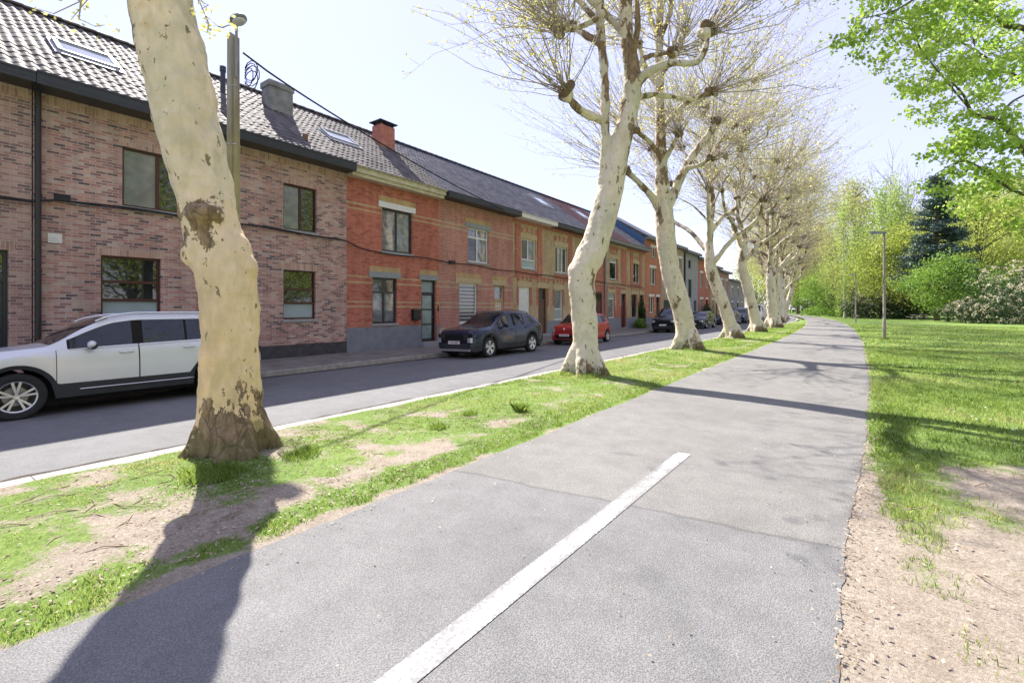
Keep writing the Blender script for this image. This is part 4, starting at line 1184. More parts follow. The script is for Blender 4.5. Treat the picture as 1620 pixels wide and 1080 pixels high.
def whips(parent, knobs, axis_fn, seed, per=26, L=(1.8, 3.6), r0=.012, side=5, leaf=.05, leafn=(7, 3), drop=.0, crown_name='crown', up=.5):
    rng = np.random.default_rng(seed)
    K = []; D = []
    for (k, r) in knobs:
        k = np.array(k, float)
        out = np.array(axis_fn(k)); out[2] = 0
        nn = int(per * rng.uniform(.75, 1.25))
        d = rng.normal(size=(nn, 3)) * .72 + out * 1.05 + np.array([0, 0, up])
        d = nrm(d); d[:, 2] = np.where(d[:, 2] < -.15, -d[:, 2], d[:, 2])
        K.append(np.repeat(k[None], nn, 0) + nrm(rng.normal(size=(nn, 3)) + d) * r * .85); D.append(d)
    K = np.concatenate(K); D = nrm(np.concatenate(D)); n = len(K)
    Ln = rng.uniform(*L, n)[:, None]
    t = np.linspace(0, 1, 6)[None, :, None]
    bend = nrm(rng.normal(size=(n, 3)) * .5 + np.array([0, 0, .75 - drop]))[:, None, :]
    P = K[:, None, :] + Ln[:, :, None] * (D[:, None, :] * t + bend * .5 * t ** 2)
    P = P + rng.normal(size=P.shape) * .03 * Ln[:, :, None] * t
    R = (r0 * (1 - .82 * t[..., 0])) * rng.uniform(.8, 1.3, (n, 1))
    V1, F1 = tubes_np(P, R, 3)
    m = n * side
    wi = np.repeat(np.arange(n), side); tt = rng.uniform(.22, .97, m)
    q = tt * 5; i0 = np.minimum(q.astype(int), 4); fr = (q - i0)[:, None]
    B = P[wi, i0] * (1 - fr) + P[wi, i0 + 1] * fr
    T = nrm(P[wi, i0 + 1] - P[wi, i0])
    sdv = nrm(T + rng.normal(size=(m, 3)) * .75)
    sl = rng.uniform(.18, .7, (m, 1)) * (1.15 - tt[:, None] * .6)
    s3 = np.linspace(0, 1, 3)[None, :, None]
    Q = B[:, None, :] + sdv[:, None, :] * sl[:, :, None] * s3 + np.array([0, 0, .18]) * sl[:, :, None] * s3 ** 2
    V2, F2 = tubes_np(Q, np.tile([[r0 * .34, r0 * .26, r0 * .14]], (m, 1)), 3)
    off = np.array(OFF[parent])
    V = np.concatenate([V1, V2]) - off; F = np.concatenate([F1, F2 + len(V1)])
    cr = link(crown_name, np_mesh(crown_name, V, F), TWIG, parent)
    OFF[cr] = OFF[parent]
    a, b = leafn
    wl = np.repeat(np.arange(n), a); tl = rng.uniform(.35, 1, n * a) * 5; j0 = np.minimum(tl.astype(int), 4); f2 = (tl - j0)[:, None]
    L1 = P[wl, j0] * (1 - f2) + P[wl, j0 + 1] * f2
    L2 = np.repeat(Q[:, 2], b, 0)
    LC = np.concatenate([L1, L2]); LC = LC + rng.normal(size=LC.shape) * leaf * .6
    V, F = leaf_quads(LC, rng.uniform(.55, 1.35, len(LC)) * leaf, rng, asp=.75)
    o = link('leaves', np_mesh('leaves', V - off, F, np.repeat(rng.uniform(0, 1, len(LC)), 4)), LEAFP, cr)
    return cr

KNUCK = plain('pollard_knuckle_bark', (.17, .115, .07), .9, var=.5, scale=9, bump=.9, bscale=24)
BARKG = bark('plane_bark', base_h=.35, brown=.53, grey=.35)

def img(base, D, pxm):
    """photo measurement (px, py, width px) beside a trunk foot at pixel base -> place; D = offset away"""
    bx, by, wx, wy = base
    D = wx * -S_ + wy * C_
    def f(px, py, w, d=0.0):
        x, y = at(px, D + d)
        return (x, y, 1.68 + (488 - py) / 750 * (D + d), w / 1500 * (D + d))
    return f

# --- nearest plane tree
wx, wy = -5.93, 2.62
f = img((366, 716, wx, wy), 5.5, 136)
T1 = thing('plane_tree', 'nearest plane tree, thick leaning cream trunk with brown foot in front of the white suv', 'tree', (wx, wy, 0), 'plane trees lining the street')
tr = [f(370, 735, 116), f(366, 690, 108), f(366, 640, 100), f(364, 580, 94), f(364, 510, 92), f(362, 455, 96), f(354, 410, 98), f(337, 370, 92), f(328, 330, 90), f(318, 280, 94), f(300, 210, 101), f(284, 130, 103), f(262, 40, 101), f(246, -40, 108), f(232, -150, 96), f(228, -260, 84)]
top = tr[-1]
limbs1 = []; knobs1 = []
rr = random.Random(5)
for k, (a, e, L) in enumerate([(0.3, .8, 2.6), (1.5, .6, 2.4), (2.7, .9, 2.7), (3.9, .6, 2.3), (5.1, .8, 2.6), (.9, 1.3, 3.6), (3.3, 1.35, 3.8)]):
    d = Vector((math.cos(a) * math.cos(e), math.sin(a) * math.cos(e), math.sin(e))); b = Vector(top[:3]) - Vector((0, 0, .3))
    p1 = b + d * L * .5; p2 = b + d * L + Vector((0, 0, .4))
    limbs1.append([(*b, .22), (*p1, .16), (*p2, .11)]); knobs1.append((tuple(p2), .16))
c1 = Vector(f(345, 344, 0)[:3]) - IMF * .36; c2 = Vector(f(300, 372, 0)[:3]) - IMF * .25; c3 = Vector(f(222, 80, 0)[:3]) - IMF * .15 - IMR * .05
c4 = Vector(f(352, 372, 0)[:3]) - IMF * .36; c5 = Vector(f(372, 330, 0)[:3]) - IMF * .3
pat = [(c1.x - wx, c1.y - wy, c1.z, .22, .75), (c4.x - wx, c4.y - wy, c4.z, .15, 1.1), (c5.x - wx, c5.y - wy, c5.z, .15, .8), (c2.x - wx + .02, c2.y - wy, c2.z, .13, 2.2), (c3.x - wx, c3.y - wy, c3.z, .2, 4.5)]
BARK1 = bark('plane_bark_near', pat, base_h=.85, brown=.12, warm=True)
make_wood('trunk', [tr] + limbs1, knobs1, T1, BARK1, .03, roots=7, seed=3, flare=1.55,
          blobs=[(Vector(f(345, 345, 0)[:3]) - IMF * .22, .2, (1, 1, .6)), (Vector(f(318, 400, 0)[:3]) - IMF * .05 + IMR * .06, .24, (1, 1, .9)), (Vector(f(392, 425, 0)[:3]), .12, (1, 1, 1.5))])
whips(T1, knobs1, lambda k: (k[0] - top[0], k[1] - top[1], 0), 31, per=26, leaf=.05)
# low twigs hanging into the picture
P = []
for (pts) in ([(215, -70), (160, -25), (130, 10), (112, 32)], [(160, -25), (128, 2), (85, 22), (60, 14)], [(128, 2), (125, 30), (150, 42), (165, 40)], [(128, 2), (108, -5), (70, -18), (50, -10)],
            [(300, -60), (310, -10), (325, 25), (345, 42)], [(325, 25), (330, 38), (328, 52), (322, 50)], [(310, -10), (322, 5), (330, 8), (318, 15)], [(345, 42), (352, 44), (362, 40), (372, 43)]):
    P.append([f(a, b, 0, -.4)[:3] for a, b in pts])
P = np.array(P)
V1, F1 = tubes_np(P, np.tile([[.009, .007, .005, .003]], (len(P), 1)), 4)
hang = link('twig', np_mesh('twig', V1 - np.array(OFF[T1]), F1), TWIG, T1); OFF[hang] = OFF[T1]
LC = (P[:, [1, 2, 3, 3]] * 1.0).reshape(-1, 3); LC = np.repeat(LC, 4, 0) + np.random.default_rng(3).normal(size=(len(LC) * 4, 3)) * .05
V, F = leaf_quads(LC, .055, np.random.default_rng(4)); link('leaves', np_mesh('leaves', V - np.array(OFF[T1]), F, np.repeat(np.random.default_rng(5).uniform(0, 1, len(LC)), 4)), LEAFP, hang)

# --- second plane tree
wx, wy = -5.68, 10.85
f = img((922, 592, wx, wy), 12.1, 62)
T2 = thing('plane_tree', 'second plane tree, pale S-curved trunk with big pollard knuckles, before the red car', 'tree', (wx, wy, 0), 'plane trees lining the street')
tr = [f(924, 600, 62), f(924, 575, 48), f(926, 530, 44), f(923, 480, 46), f(920, 440, 47), f(932, 408, 50), f(945, 375, 48), f(957, 335, 47), f(968, 290, 44), f(980, 235, 38), f(992, 190, 34), (f(999, 150, 34)), f(1000, 110, 30), f(992, 60, 24), f(990, 0, 22), f(992, -70, 18), f(988, -150, 15), f(992, -210, 11)]
L2 = [[f(955, 300, 22), f(957, 235, 17), f(957, 180, 16), f(957, 130, 16), f(952, 70, 15, .2), f(948, 10, 15, .3), f(955, -60, 13, .2), f(950, -130, 10, .1)],
      [f(1004, 138, 18), f(1025, 115, 16, -.3), f(1060, 101, 14, -.6), f(1098, 100, 12, -.7), f(1113, 84, 12, -.7), f(1121, 50, 10, -.6)],
      [f(1003, 155, 12), f(1040, 150, 10, .3), f(1095, 157, 9, .8), f(1125, 145, 9, .9)],
      [f(1006, 112, 10), f(1020, 92, 9, .5), f(1045, 86, 8, .9), f(1062, 84, 8, 1.1)],
      [f(957, 190, 16), f(930, 182, 14, -.4), f(908, 165, 14, -.8), f(896, 145, 13, -.9)],
      [f(954, 72, 14), f(930, 58, 12, .4), f(905, 42, 10, .8)],
      [f(955, 20, 13), f(925, 40, 11, -.5), f(885, 48, 10, -.9)],
      [f(998, 95, 14), f(1008, 50, 12, -.4), f(1008, 0, 10, -.5), f(1015, -45, 10, -.5)],
      [f(992, 60, 12), f(970, 35, 11, .3), f(940, 5, 11, .6), f(910, -20, 10, .9)],
      [f(992, 0, 14), f(1030, -30, 12, .5), f(1070, -60, 11, 1.0)],
      [f(990, -20, 14), f(985, -50, 12, -.9), f(990, -95, 11, -1.7)],
      [f(998, 120, 14), f(1000, 70, 12, .9), f(990, 30, 11, 1.9)],
      [f(952, 40, 12), f(915, 0, 11, .2), f(880, -60, 11, .3)],
      [f(992, -60, 12), f(1020, -120, 11, .2), f(1040, -170, 11, .3)]]
kn = [(l[-1][:3], .2 if i in (1, 4) else .15) for i, l in enumerate(L2)] + [(tr[-1][:3], .14)]
BARK2 = bark('plane_bark_second', base_h=.25, brown=.54, grey=.4)
make_wood('trunk', [tr] + L2, kn, T2, BARK2, .035, roots=5, seed=8, flare=1.6, blobs=[(Vector(f(912, 430, 0)[:3]),   .23, (1, 1, 1.3))])
whips(T2, kn, lambda k: nrm(np.array([k[0] - wx - IMR.x * 1.0, k[1] - wy - IMR.y * 1.0, 0])), 41, per=44, L=(1.5, 3.5), r0=.0135, side=7, leaf=.06, leafn=(9, 3))

# --- third plane tree
wx, wy = -5.68, 19.85
f = img((1087, 553, wx, wy), 19.4, 38.7)
T3 = thing('plane_tree', 'third plane tree, curved pale trunk standing before the black people carrier and the bicycles', 'tree', (wx, wy, 0), 'plane trees lining the street')
tr = [f(1087, 560, 46), f(1086, 540, 36), f(1081, 500, 33), f(1070, 460, 35), f(1060, 425, 33), f(1054, 385, 34), f(1051, 345, 33), f(1048, 310, 28), f(1046, 250, 20), f(1044, 180, 17), f(1043, 110, 15), f(1043, 50, 14), f(1045, -20, 12), f(1043, -80, 10)]
L3 = [[f(1047, 335, 17), f(1030, 310, 13, -.2), f(1010, 288, 11, -.4), f(990, 270, 10, -.5)],
      [f(1058, 325, 17), f(1075, 285, 16, .2), f(1095, 248, 14, .4), f(1120, 215, 13, .5), f(1132, 192, 12, .5)],
      [f(1083, 266, 9), f(1105, 262, 8, -.3), f(1124, 250, 8, -.5)],
      [f(1043, 245, 10), f(1025, 222, 9, -.5), f(1006, 208, 8, -.8)],
      [f(1048, 205, 9), f(1062, 185, 8, .6), f(1088, 160, 8, 1.0)],
      [f(1052, 255, 10), f(1062, 235, 8, -.3), f(1074, 212, 8, -.6)],
      [f(1043, 140, 11), f(1020, 105, 9, .3), f(1012, 70, 9, .4)],
      [f(1044, 120, 11), f(1068, 90, 9, -.3), f(1085, 50, 9, -.5)],
      [f(1043, 70, 10), f(1030, 30, 9, 1.0), f(1025, -10, 9, 1.5)],
      [f(1045, 60, 10), f(1060, 20, 9, -.7), f(1062, -30, 9, -1.2)],
      [f(1044, 0, 9), f(1015, -40, 8, -.2), f(1000, -80, 8, -.3)],
      [f(1044, 10, 9), f(1075, -30, 8, .3), f(1095, -70, 8, .4)],
      [f(1045, 300, 12), f(1040, 265, 9, 1.2), f(1030, 235, 8, 2.0)]]
kn = [(l[-1][:3], .21 if i in (0, 1) else .15) for i, l in enumerate(L3)] + [(tr[-1][:3], .15)]
make_wood('trunk', [tr] + L3, kn, T3, BARKG, .045, roots=5, seed=12, flare=1.5)
cx, cy = wx, wy
whips(T3, kn, lambda k: nrm(np.array([k[0] - cx, k[1] - cy, 0])), 52, per=38, L=(2.2, 4.6), r0=.0125, side=6, leaf=.065, leafn=(7, 3))

# --- the rest of the row: three variants with their own wood and crown, copied on
def random_plane(label, x, y, seed, lean, fork, h, nl, per, leaf, r0, side=4, rad=.5, leafn=(5, 2)):
    rr = random.Random(seed)
    T = thing('plane_tree', label, 'tree', (x, y, 0), 'plane trees lining the street')
    b = Vector((x, y, 0)); L = Vector(lean)
    tr = [(x, y, -.15, rad * 1.35), (x, y, .3, rad * 1.05), (*(b + L * .3 + Vector((0, 0, fork * .4))), rad * .92), (*(b + L * .75 + Vector((0, 0, fork * .75))), rad * .9), (*(b + L + Vector((0, 0, fork))), rad * .85)]
    ctr = b + L
    z = fork
    while z < h:
        z += (h - fork) / 5
        tr.append((ctr.x + rr.uniform(-.3, .3), ctr.y + rr.uniform(-.3, .3), z, max(.09, rad * .55 * (1 - (z - fork) / (h - fork) * .75))))
    paths = [tr]; kn = [(tr[-1][:3], .16)]
    for i in range(nl):
        fz = fork - .2 + (h - fork) * (i / nl) ** .9 * .95
        a = i * 2.4 + rr.uniform(-.4, .4)
        out = Vector((math.cos(a), math.sin(a), 0)); Ln = rr.uniform(1.5, 3.1) * (1.15 - .5 * i / nl)
        p0 = Vector((ctr.x, ctr.y, fz)); r_ = rad * (.42 if i < 4 else .2)
        p1 = p0 + out * Ln * .45 + Vector((0, 0, Ln * .5)); p2 = p0 + out * Ln * .9 + Vector((0, 0, Ln * .8)); p3 = p0 + out * Ln + Vector((0, 0, Ln * 1.15))
        paths.append([(*p0, r_), (*p1, r_ * .8), (*p2, r_ * .68), (*p3, r_ * .6)]); kn.append((tuple(p3), .17))
    make_wood('trunk', paths, kn, T, BARKG, .055, roots=4, seed=seed, flare=1.5)
    whips(T, kn, lambda k: nrm(np.array([k[0] - ctr.x, k[1] - ctr.y, 0])), seed + 1, per=per, L=(2.4, 4.9), r0=r0, side=side, leaf=leaf, leafn=leafn)
    return T
LB = -IMR
T4 = random_plane('fourth plane tree in the row, leaning left and forking low into several thick limbs', -5.75, 29.0, 61, LB * 1.25, 4.2, 13.0, 15, 38, .09, .015, rad=.41)
T5 = random_plane('fifth plane tree in the row, leaning left, with its fork higher than its neighbours', -5.87, 37.9, 74, LB * 1.1, 5.0, 13.5, 15, 36, .1, .0165, rad=.43)
T6 = random_plane('sixth plane tree in the row, straight stout trunk beside the bend of the path', -6.0, 46.9, 83, LB * .2, 4.4, 14.0, 15, 36, .11, .018, rad=.5)
n_names = ['seventh plane tree in the row, pale trunk with a dark side, half behind the sixth', 'eighth plane tree in the row, thin pale trunk seen past the seventh', 'ninth plane tree in the row, seen between its neighbours at the path bend', 'tenth plane tree in the row, far along the bending verge', 'eleventh plane tree in the row, far along the verge', 'twelfth plane tree in the row, small in the distance', 'thirteenth plane tree in the row, small in the distance by the path', 'last visible plane tree of the row, farthest down the path']
for i, lab in enumerate(n_names):
    y = 55.6 + i * 9.2
    src = (T6, T5, T4)[i % 3]
    o = copy_tree(src)
    o.location = (-6.1 + min(tb(y), pc(y) + 1.62 - .0) , y, 0)
    o.rotation_euler = (0, 0, (2.2, 4.1, 1.0, 5.3, 3.0, .6, 2.7, 4.6)[i])
    s = (.97, 1.04, .95, 1.0, 1.05, .98, 1.0, 1.02)[i]; o.scale = (s, s, s)
    o['label'] = lab
# ------------------------------------------------------------------ park trees and shrubs
BARKD = plain('dark_tree_bark', (.1, .08, .06), .9, var=.35, scale=4, bump=.6, bscale=14)
BARKB = plain('pale_birch_bark', (.5, .48, .43), .8, var=.3, scale=3)
LF_YG = leafmat('yellow_green_leaf', [(0, (.2, .25, .05)), (.5, (.38, .43, .11)), (1, (.54, .56, .2))], .45)
LF_BIRCH = leafmat('birch_leaf', [(0, (.18, .25, .06)), (.5, (.32, .41, .12)), (1, (.46, .53, .2))], .45)
LF_GREEN = leafmat('fresh_green_leaf', [(0, (.09, .15, .03)), (.5, (.18, .29, .06)), (1, (.32, .42, .12))], .45)
LF_MAPLE = leafmat('maple_leaf', [(0, (.17, .28, .05)), (.5, (.31, .43, .1)), (1, (.5, .57, .2))], .62)
LF_OLIVE = leafmat('olive_budding_leaf', [(0, (.24, .25, .09)), (.5, (.38, .39, .15)), (1, (.5, .5, .22))], .35)
LF_CON = leafmat('conifer_needle', [(0, (.03, .06, .05)), (.6, (.07, .115, .095)), (1, (.13, .19, .15))], .1)
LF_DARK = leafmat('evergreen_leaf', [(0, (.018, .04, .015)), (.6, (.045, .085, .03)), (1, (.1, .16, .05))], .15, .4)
BLOSSOM = leafmat('cream_blossom', [(0, (.42, .36, .25)), (.5, (.58, .51, .38)), (1, (.7, .64, .52))], .25)

def leafobj(name, C, size, mat, parent, rng, rn=None, asp=.65, flat=0):
    V, F = leaf_quads(C, size, rng, flat, asp)
    if rn is None: rn = rng.uniform(0, 1, len(C))
    o = link(name, np_mesh(name, V, F, np.repeat(np.clip(rn, 0, 1), 4)), mat, parent)
    OFF[o] = Vector((0, 0, 0)); return o

def broadleaf(name, label, x, y, h, w, seed, mat, group, crown0=.22, clumps=90, per=85, leaf=.32, trunk_r=None, barkm=None, weep=False, cat='tree', spread=.16):
    rng = np.random.default_rng(seed); rr = random.Random(seed)
    T = thing(name, label, cat, (x, y, 0), group, local=True)
    tr = trunk_r or h * .018
    m = MB()
    st = spline([(0, 0, -.2, tr * 1.3), (0, 0, h * .1, tr), (rr.uniform(-.3, .3), rr.uniform(-.3, .3), h * .4, tr * .75), (rr.uniform(-.6, .6), rr.uniform(-.6, .6), h * .92, tr * .15)], 4)
    m.tube([p[:3] for p in st], [p[3] for p in st], 8)
    cs = []
    while len(cs) < clumps:
        q = rng.uniform(-1, 1, 3); rad = np.linalg.norm(q)
        if rad > 1 or rad < .38: continue
        z = crown0 + (1 - crown0) * (q[2] * .5 + .5)
        wz = math.sin(math.pi * min(1, (q[2] * .5 + .5) ** .8)) ** .5 if not weep else 1 - .55 * max(0, q[2])
        lump = .75 + .5 * vnoise(math.atan2(q[1], q[0]) * 1.3 + 9, q[2] * 2.2, seed)
        cs.append((q[0] * w * .5 * wz * lump, q[1] * w * .5 * wz * lump, z * h * (.97 + .06 * rr.random())))
    cs = np.array(cs)
    for c in cs[::3]:
        z0 = max(h * crown0 * .7, c[2] - abs(rr.uniform(.5, 1.2)) * math.hypot(c[0], c[1]) - .5)
        m.tube([(0, 0, z0), (c[0] * .5, c[1] * .5, (z0 + c[2]) / 2 + .2), tuple(c)], [tr * .3, tr * .17, .02], 5, cap=False)
    m.build('trunk', barkm or BARKD, T, True)
    sg = w * spread * .6
    C = []; RN = []
    for c in cs:
        n = int(per * rng.uniform(.5, 1.4)); s = sg * rng.uniform(.55, 1.25)
        g = rng.normal(size=(n, 3)) * np.array([1, 1, .62]) * s
        if weep:
            g = rng.normal(size=(n, 3)) * np.array([.45, .45, .2]) * s; g[:, 2] -= rng.uniform(0, 1, n) ** 1.2 * h * .2
        C.append(c + g); RN.append(np.clip(rng.normal(.5 + rng.uniform(-.28, .28), .18, n), 0, 1))
    C = np.concatenate(C); RN = np.concatenate(RN)
    ok = C[:, 2] > .25; C = C[ok]; RN = RN[ok]
    leafobj('crown', C, rng.uniform(.6, 1.3, len(C)) * leaf, mat, T, rng, RN)
    return T

def shrub(name, label, x, y, w, d, h, seed, mat, group, blossom=0.0, leaf=.22, n=3500, cat='shrub', rz=0):
    rng = np.random.default_rng(seed)
    T = thing(name, label, cat, (x, y, 0), group, rz, local=True)
    k = 26
    cen = np.stack([rng.uniform(-.42, .42, k) * w, rng.uniform(-.42, .42, k) * d, rng.uniform(.15, .72, k) * h], 1)
    cen[:, 2] *= 1 - .5 * np.clip((np.abs(cen[:, 0]) / (w * .5)) ** 2, 0, 1)
    i = rng.integers(0, k, n)
    q = nrm(rng.normal(size=(n, 3))); rr_ = rng.uniform(.6, 1.05, n)[:, None] ** .5
    C = cen[i] + q * rr_ * np.array([w * .2, d * .2, h * .26])
    C[:, 2] = np.abs(C[:, 2]) + .05
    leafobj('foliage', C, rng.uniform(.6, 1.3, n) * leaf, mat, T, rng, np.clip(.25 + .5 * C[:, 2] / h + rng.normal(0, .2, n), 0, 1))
    if blossom:
        nb = int(n * blossom); kb = max(8, nb // 9)
        j = rng.integers(0, k, kb); qq = nrm(rng.normal(size=(kb, 3)) + np.array([0, 0, .5]))
        B = cen[j] + qq * np.array([w * .2, d * .2, h * .26]) * 1.06
        B = np.repeat(B, 9, 0) + rng.normal(size=(kb * 9, 3)) * leaf * .45; B[:, 2] = np.abs(B[:, 2]) + .1
        leafobj('blossom', B, rng.uniform(.6, 1.1, len(B)) * leaf * .8, BLOSSOM, T, rng, asp=.9)
    m = MB()
    for s in range(7):
        c = cen[s * 3]; m.tube([(c[0] * .2, c[1] * .2, -.1), (c[0] * .6, c[1] * .6, c[2] * .6), tuple(c)], [.05, .035, .015], 5)
    m.build('stem', BARKD, T, True)
    return T

def bare_tree(name, label, x, y, h, seed, group, r=.3, mat=None):
    rr = random.Random(seed)
    T = thing(name, label, 'tree', (x, y, 0), group, local=True)
    segs = {0: [], 1: [], 2: [], 3: [], 4: []}
    def grow(p, d, L, r_, lv):
        pts = [p]; q = p
        for k in range(3):
            d = (d + Vector((rr.uniform(-.16, .16), rr.uniform(-.16, .16), rr.uniform(-.02, .14)))).normalized(); q = q + d * L / 3; pts.append(q)
        segs[lv].append((pts, [r_, r_ * .85, r_ * .7, r_ * .55]))
        if lv == 4: return
        for k in range(rr.choice((3, 4, 4)) if lv < 3 else 5):
            s = pts[rr.choice((1, 2, 3, 3))]
            dd = (d * .8 + Vector((rr.uniform(-1, 1), rr.uniform(-1, 1), rr.uniform(-.1, .8))) * .75).normalized()
            grow(s, dd, L * rr.uniform(.5, .75), r_ * .5, lv + 1)
        grow(pts[-1], d, L * .8, r_ * .6, lv + 1)
    grow(Vector((0, 0, -.2)), Vector((0, 0, 1)), h * .36, r, 0)
    def mk(nm, lv, n):
        P = np.array([[tuple(q) for q in s[0]] for l in lv for s in segs[l]]); R = np.array([s[1] for l in lv for s in segs[l]])
        V, F = tubes_np(P, np.maximum(R, .016), n)
        o = link(nm, np_mesh(nm, V, F), mat or plain(nm + '_bare_bark', (.27, .24, .21), .9, var=.25), T); return o
    mk('trunk', (0, 1, 2), 6); mk('crown', (3, 4), 3)
    return T

def conifer(name, label, x, y, h, w, seed, group):
    rng = np.random.default_rng(seed); rr = random.Random(seed)
    T = thing(name, label, 'tree', (x, y, 0), group, local=True)
    m = MB().tube([(0, 0, -.2), (0, 0, h * .5), (.1, .1, h * .99)], [h * .018, h * .012, .03], 8)
    C = []; RN = []
    z = h * .2
    while z < h * .98:
        f = (z - h * .2) / (h * .8); L0 = w * .5 * (1 - f) ** .75 + .3
        for k in range(rr.randint(4, 6)):
            a = rr.uniform(0, 6.28); L = L0 * rr.uniform(.55, 1.15)
            tip = Vector((math.cos(a) * L, math.sin(a) * L, L * rr.uniform(-.08, .28)))
            m.tube([(0, 0, z), tuple(Vector((0, 0, z)) + tip * .55 + Vector((0, 0, -.1))), tuple(Vector((0, 0, z)) + tip)], [.07, .05, .015], 5, cap=False)
            n = int(210 * (L / (w * .5)) + 60); s = rng.uniform(.25, 1.02, n)
            P = np.array(tip)[None] * s[:, None] + np.array([0, 0, z]) + rng.normal(size=(n, 3)) * np.array([.34, .34, .16]) * (.5 + s[:, None] * .7)
            C.append(P); RN.append(np.clip(rng.normal(.5, .22, n), 0, 1))
        z += h * .022 * rr.uniform(.8, 1.4)
    m.build('trunk', BARKD, T, True)
    C = np.concatenate(C)
    leafobj('crown', C, rng.uniform(.6, 1.3, len(C)) * .38, LF_CON, T, rng, np.concatenate(RN), asp=.35)
    return T

GW = 'trees at the edge of the park'
def P_(px, D): return at(px, D)
# main named trees of the backdrop
conifer('conifer', 'tall dark blue-green conifer with tiered branches above the yellow-green trees', *P_(1482, 65), 20.3, 9, 5, None)
broadleaf('birch_tree', 'pale green weeping birch left of the dark conifer', *P_(1408, 82), 26, 11, 6, LF_BIRCH, GW, .1, 150, 150, .27, weep=True, barkm=BARKB, trunk_r=.2)
broadleaf('park_tree', 'broad yellow-green tree left of the birch, beyond the far lamp posts', *P_(1352, 92), 27, 16, 7, LF_OLIVE, GW, .12, 170, 150, .32)
broadleaf('birch_tree', 'slender birch with white trunk rising behind the second park lamp', *P_(1337, 82), 23, 8, 8, LF_BIRCH, GW, .2, 80, 90, .26, weep=True, barkm=BARKB, trunk_r=.2)
broadleaf('park_tree', 'bright yellow-green spreading tree right of the dark conifer', *P_(1548, 72), 21.5, 16, 9, LF_YG, GW, .1, 190, 160, .28)
broadleaf('park_tree', 'olive-budding tall tree at the right edge behind the bright yellow-green tree', *P_(1622, 84), 28, 16, 10, LF_YG, GW, .15, 150, 140, .3)
broadleaf('park_tree', 'yellow-green maple in front of the birch, above the picnic table', *P_(1428, 76), 15, 14, 12, LF_YG, GW, .14, 150, 150, .27)
broadleaf('park_tree', 'fresh green low tree between the conifer and the blossoming shrubs', *P_(1500, 60), 8, 9.5, 13, LF_GREEN, GW, .16, 90, 130, .26)
broadleaf('park_tree', 'deep green bushy tree overhanging the path bend behind the farthest lamp', *P_(1318, 104), 11.5, 14, 14, LF_GREEN, GW, .1, 110, 120, .32)
broadleaf('park_tree', 'small fresh green tree under the yellow-green maple near the picnic table', *P_(1462, 79), 7.5, 8, 15, LF_GREEN, GW, .2, 70, 90, .26)
bare_tree('bare_tree', 'tall leafless grey tree rising behind the birch and conifer', *P_(1432, 108), 34, 16, None, .42)
bare_tree('bare_tree', 'leafless twiggy tree above the olive tree crown beyond the path', *P_(1376, 118), 32, 17, None, .36)
broadleaf('park_tree', 'yellow flowering tree closing the end of the street behind the houses', *at(1238, 128), 25, 17, 18, LF_YG, GW, .12, 120, 130, .36)
broadleaf('park_tree', 'pale yellow-green tree at the far street end left of the yellow one', *at(1196, 150), 20, 16, 19, LF_OLIVE, GW, .1, 110, 110, .4)
# second rank closing the wood
srcs = [o for o in COL.objects if o.name.startswith(('park_tree', 'birch_tree'))]
back = [(1290, 128, 2, .85, 'olive'), (1318, 135, 4, 1.1, 'yellow-green'), (1385, 112, 8, .95, 'yellow-green'), (1445, 112, 2, .95, 'olive'), (1468, 118, 4, 1.15, 'yellow-green'), (1520, 100, 1, .95, 'birch-like'), (1575, 104, 5, 1.0, 'olive'), (1640, 98, 4, 1.1, 'yellow-green'), (1720, 80, 2, .9, 'olive'), (1800, 72, 4, .95, 'yellow-green'), (1900, 62, 5, .9, 'olive'), (1262, 150, 2, .9, 'olive')]
order = {1: 'birch_tree', 2: 'park_tree', 4: 'park_tree.001', 5: 'park_tree.002', 8: 'park_tree.003'}
place = ['behind the path bend', 'behind the deep green bushy tree', 'between the olive tree and the weeping birch', 'behind the weeping birch', 'behind the conifer, left side', 'right behind the conifer', 'behind the spreading yellow-green tree', 'just beyond the right picture edge', 'outside the right edge, nearer the lawn', 'well outside the right edge', 'far outside the right edge beside the lawn', 'at the far end of the plane tree row']
for (px, D, k, s, kind), pl in zip(back, place):
    o = copy_tree(bpy.data.objects[order[k]]); x, y = at(px, D)
    o.location = (x, y, 0); o.scale = (s, s, s * random.uniform(.9, 1.1)); o.rotation_euler = (0, 0, random.uniform(0, 6.28))
    o['label'] = '%s rear tree of the wood %s' % (kind, pl)
    o['group'] = GW
for i, (x, y, k, s) in enumerate([(27, -6, 4, 1.0), (30, 6, 8, 1.1), (36, 18, 4, 1.2), (29, -19, 2, .9), (40, 32, 5, .9), (33, -34, 4, 1.1), (25, 29, 8, .8), (33, 40, 4, 1.0), (30, 50, 2, .8)]):
    o = copy_tree(bpy.data.objects[order[k]]); o.location = (x, y, 0); o.scale = (s, s, s); o.rotation_euler = (0, 0, i * 1.3)
    o['label'] = ['park tree behind the viewer, mirrored in the house windows', 'low park tree beside the viewer, mirrored in the house windows', 'park tree right of the lawn outside the picture', 'park tree far behind the viewer across the lawn', 'olive park tree outside the right edge of the lawn', 'park tree farthest behind the viewer', 'bushy park tree right of the frame opposite the brown house', 'park tree right of the frame beyond the bushy one', 'olive park tree right of the frame nearest the wood'][i]
    o['group'] = 'park trees outside the picture'
GU = 'young trees under the wood'
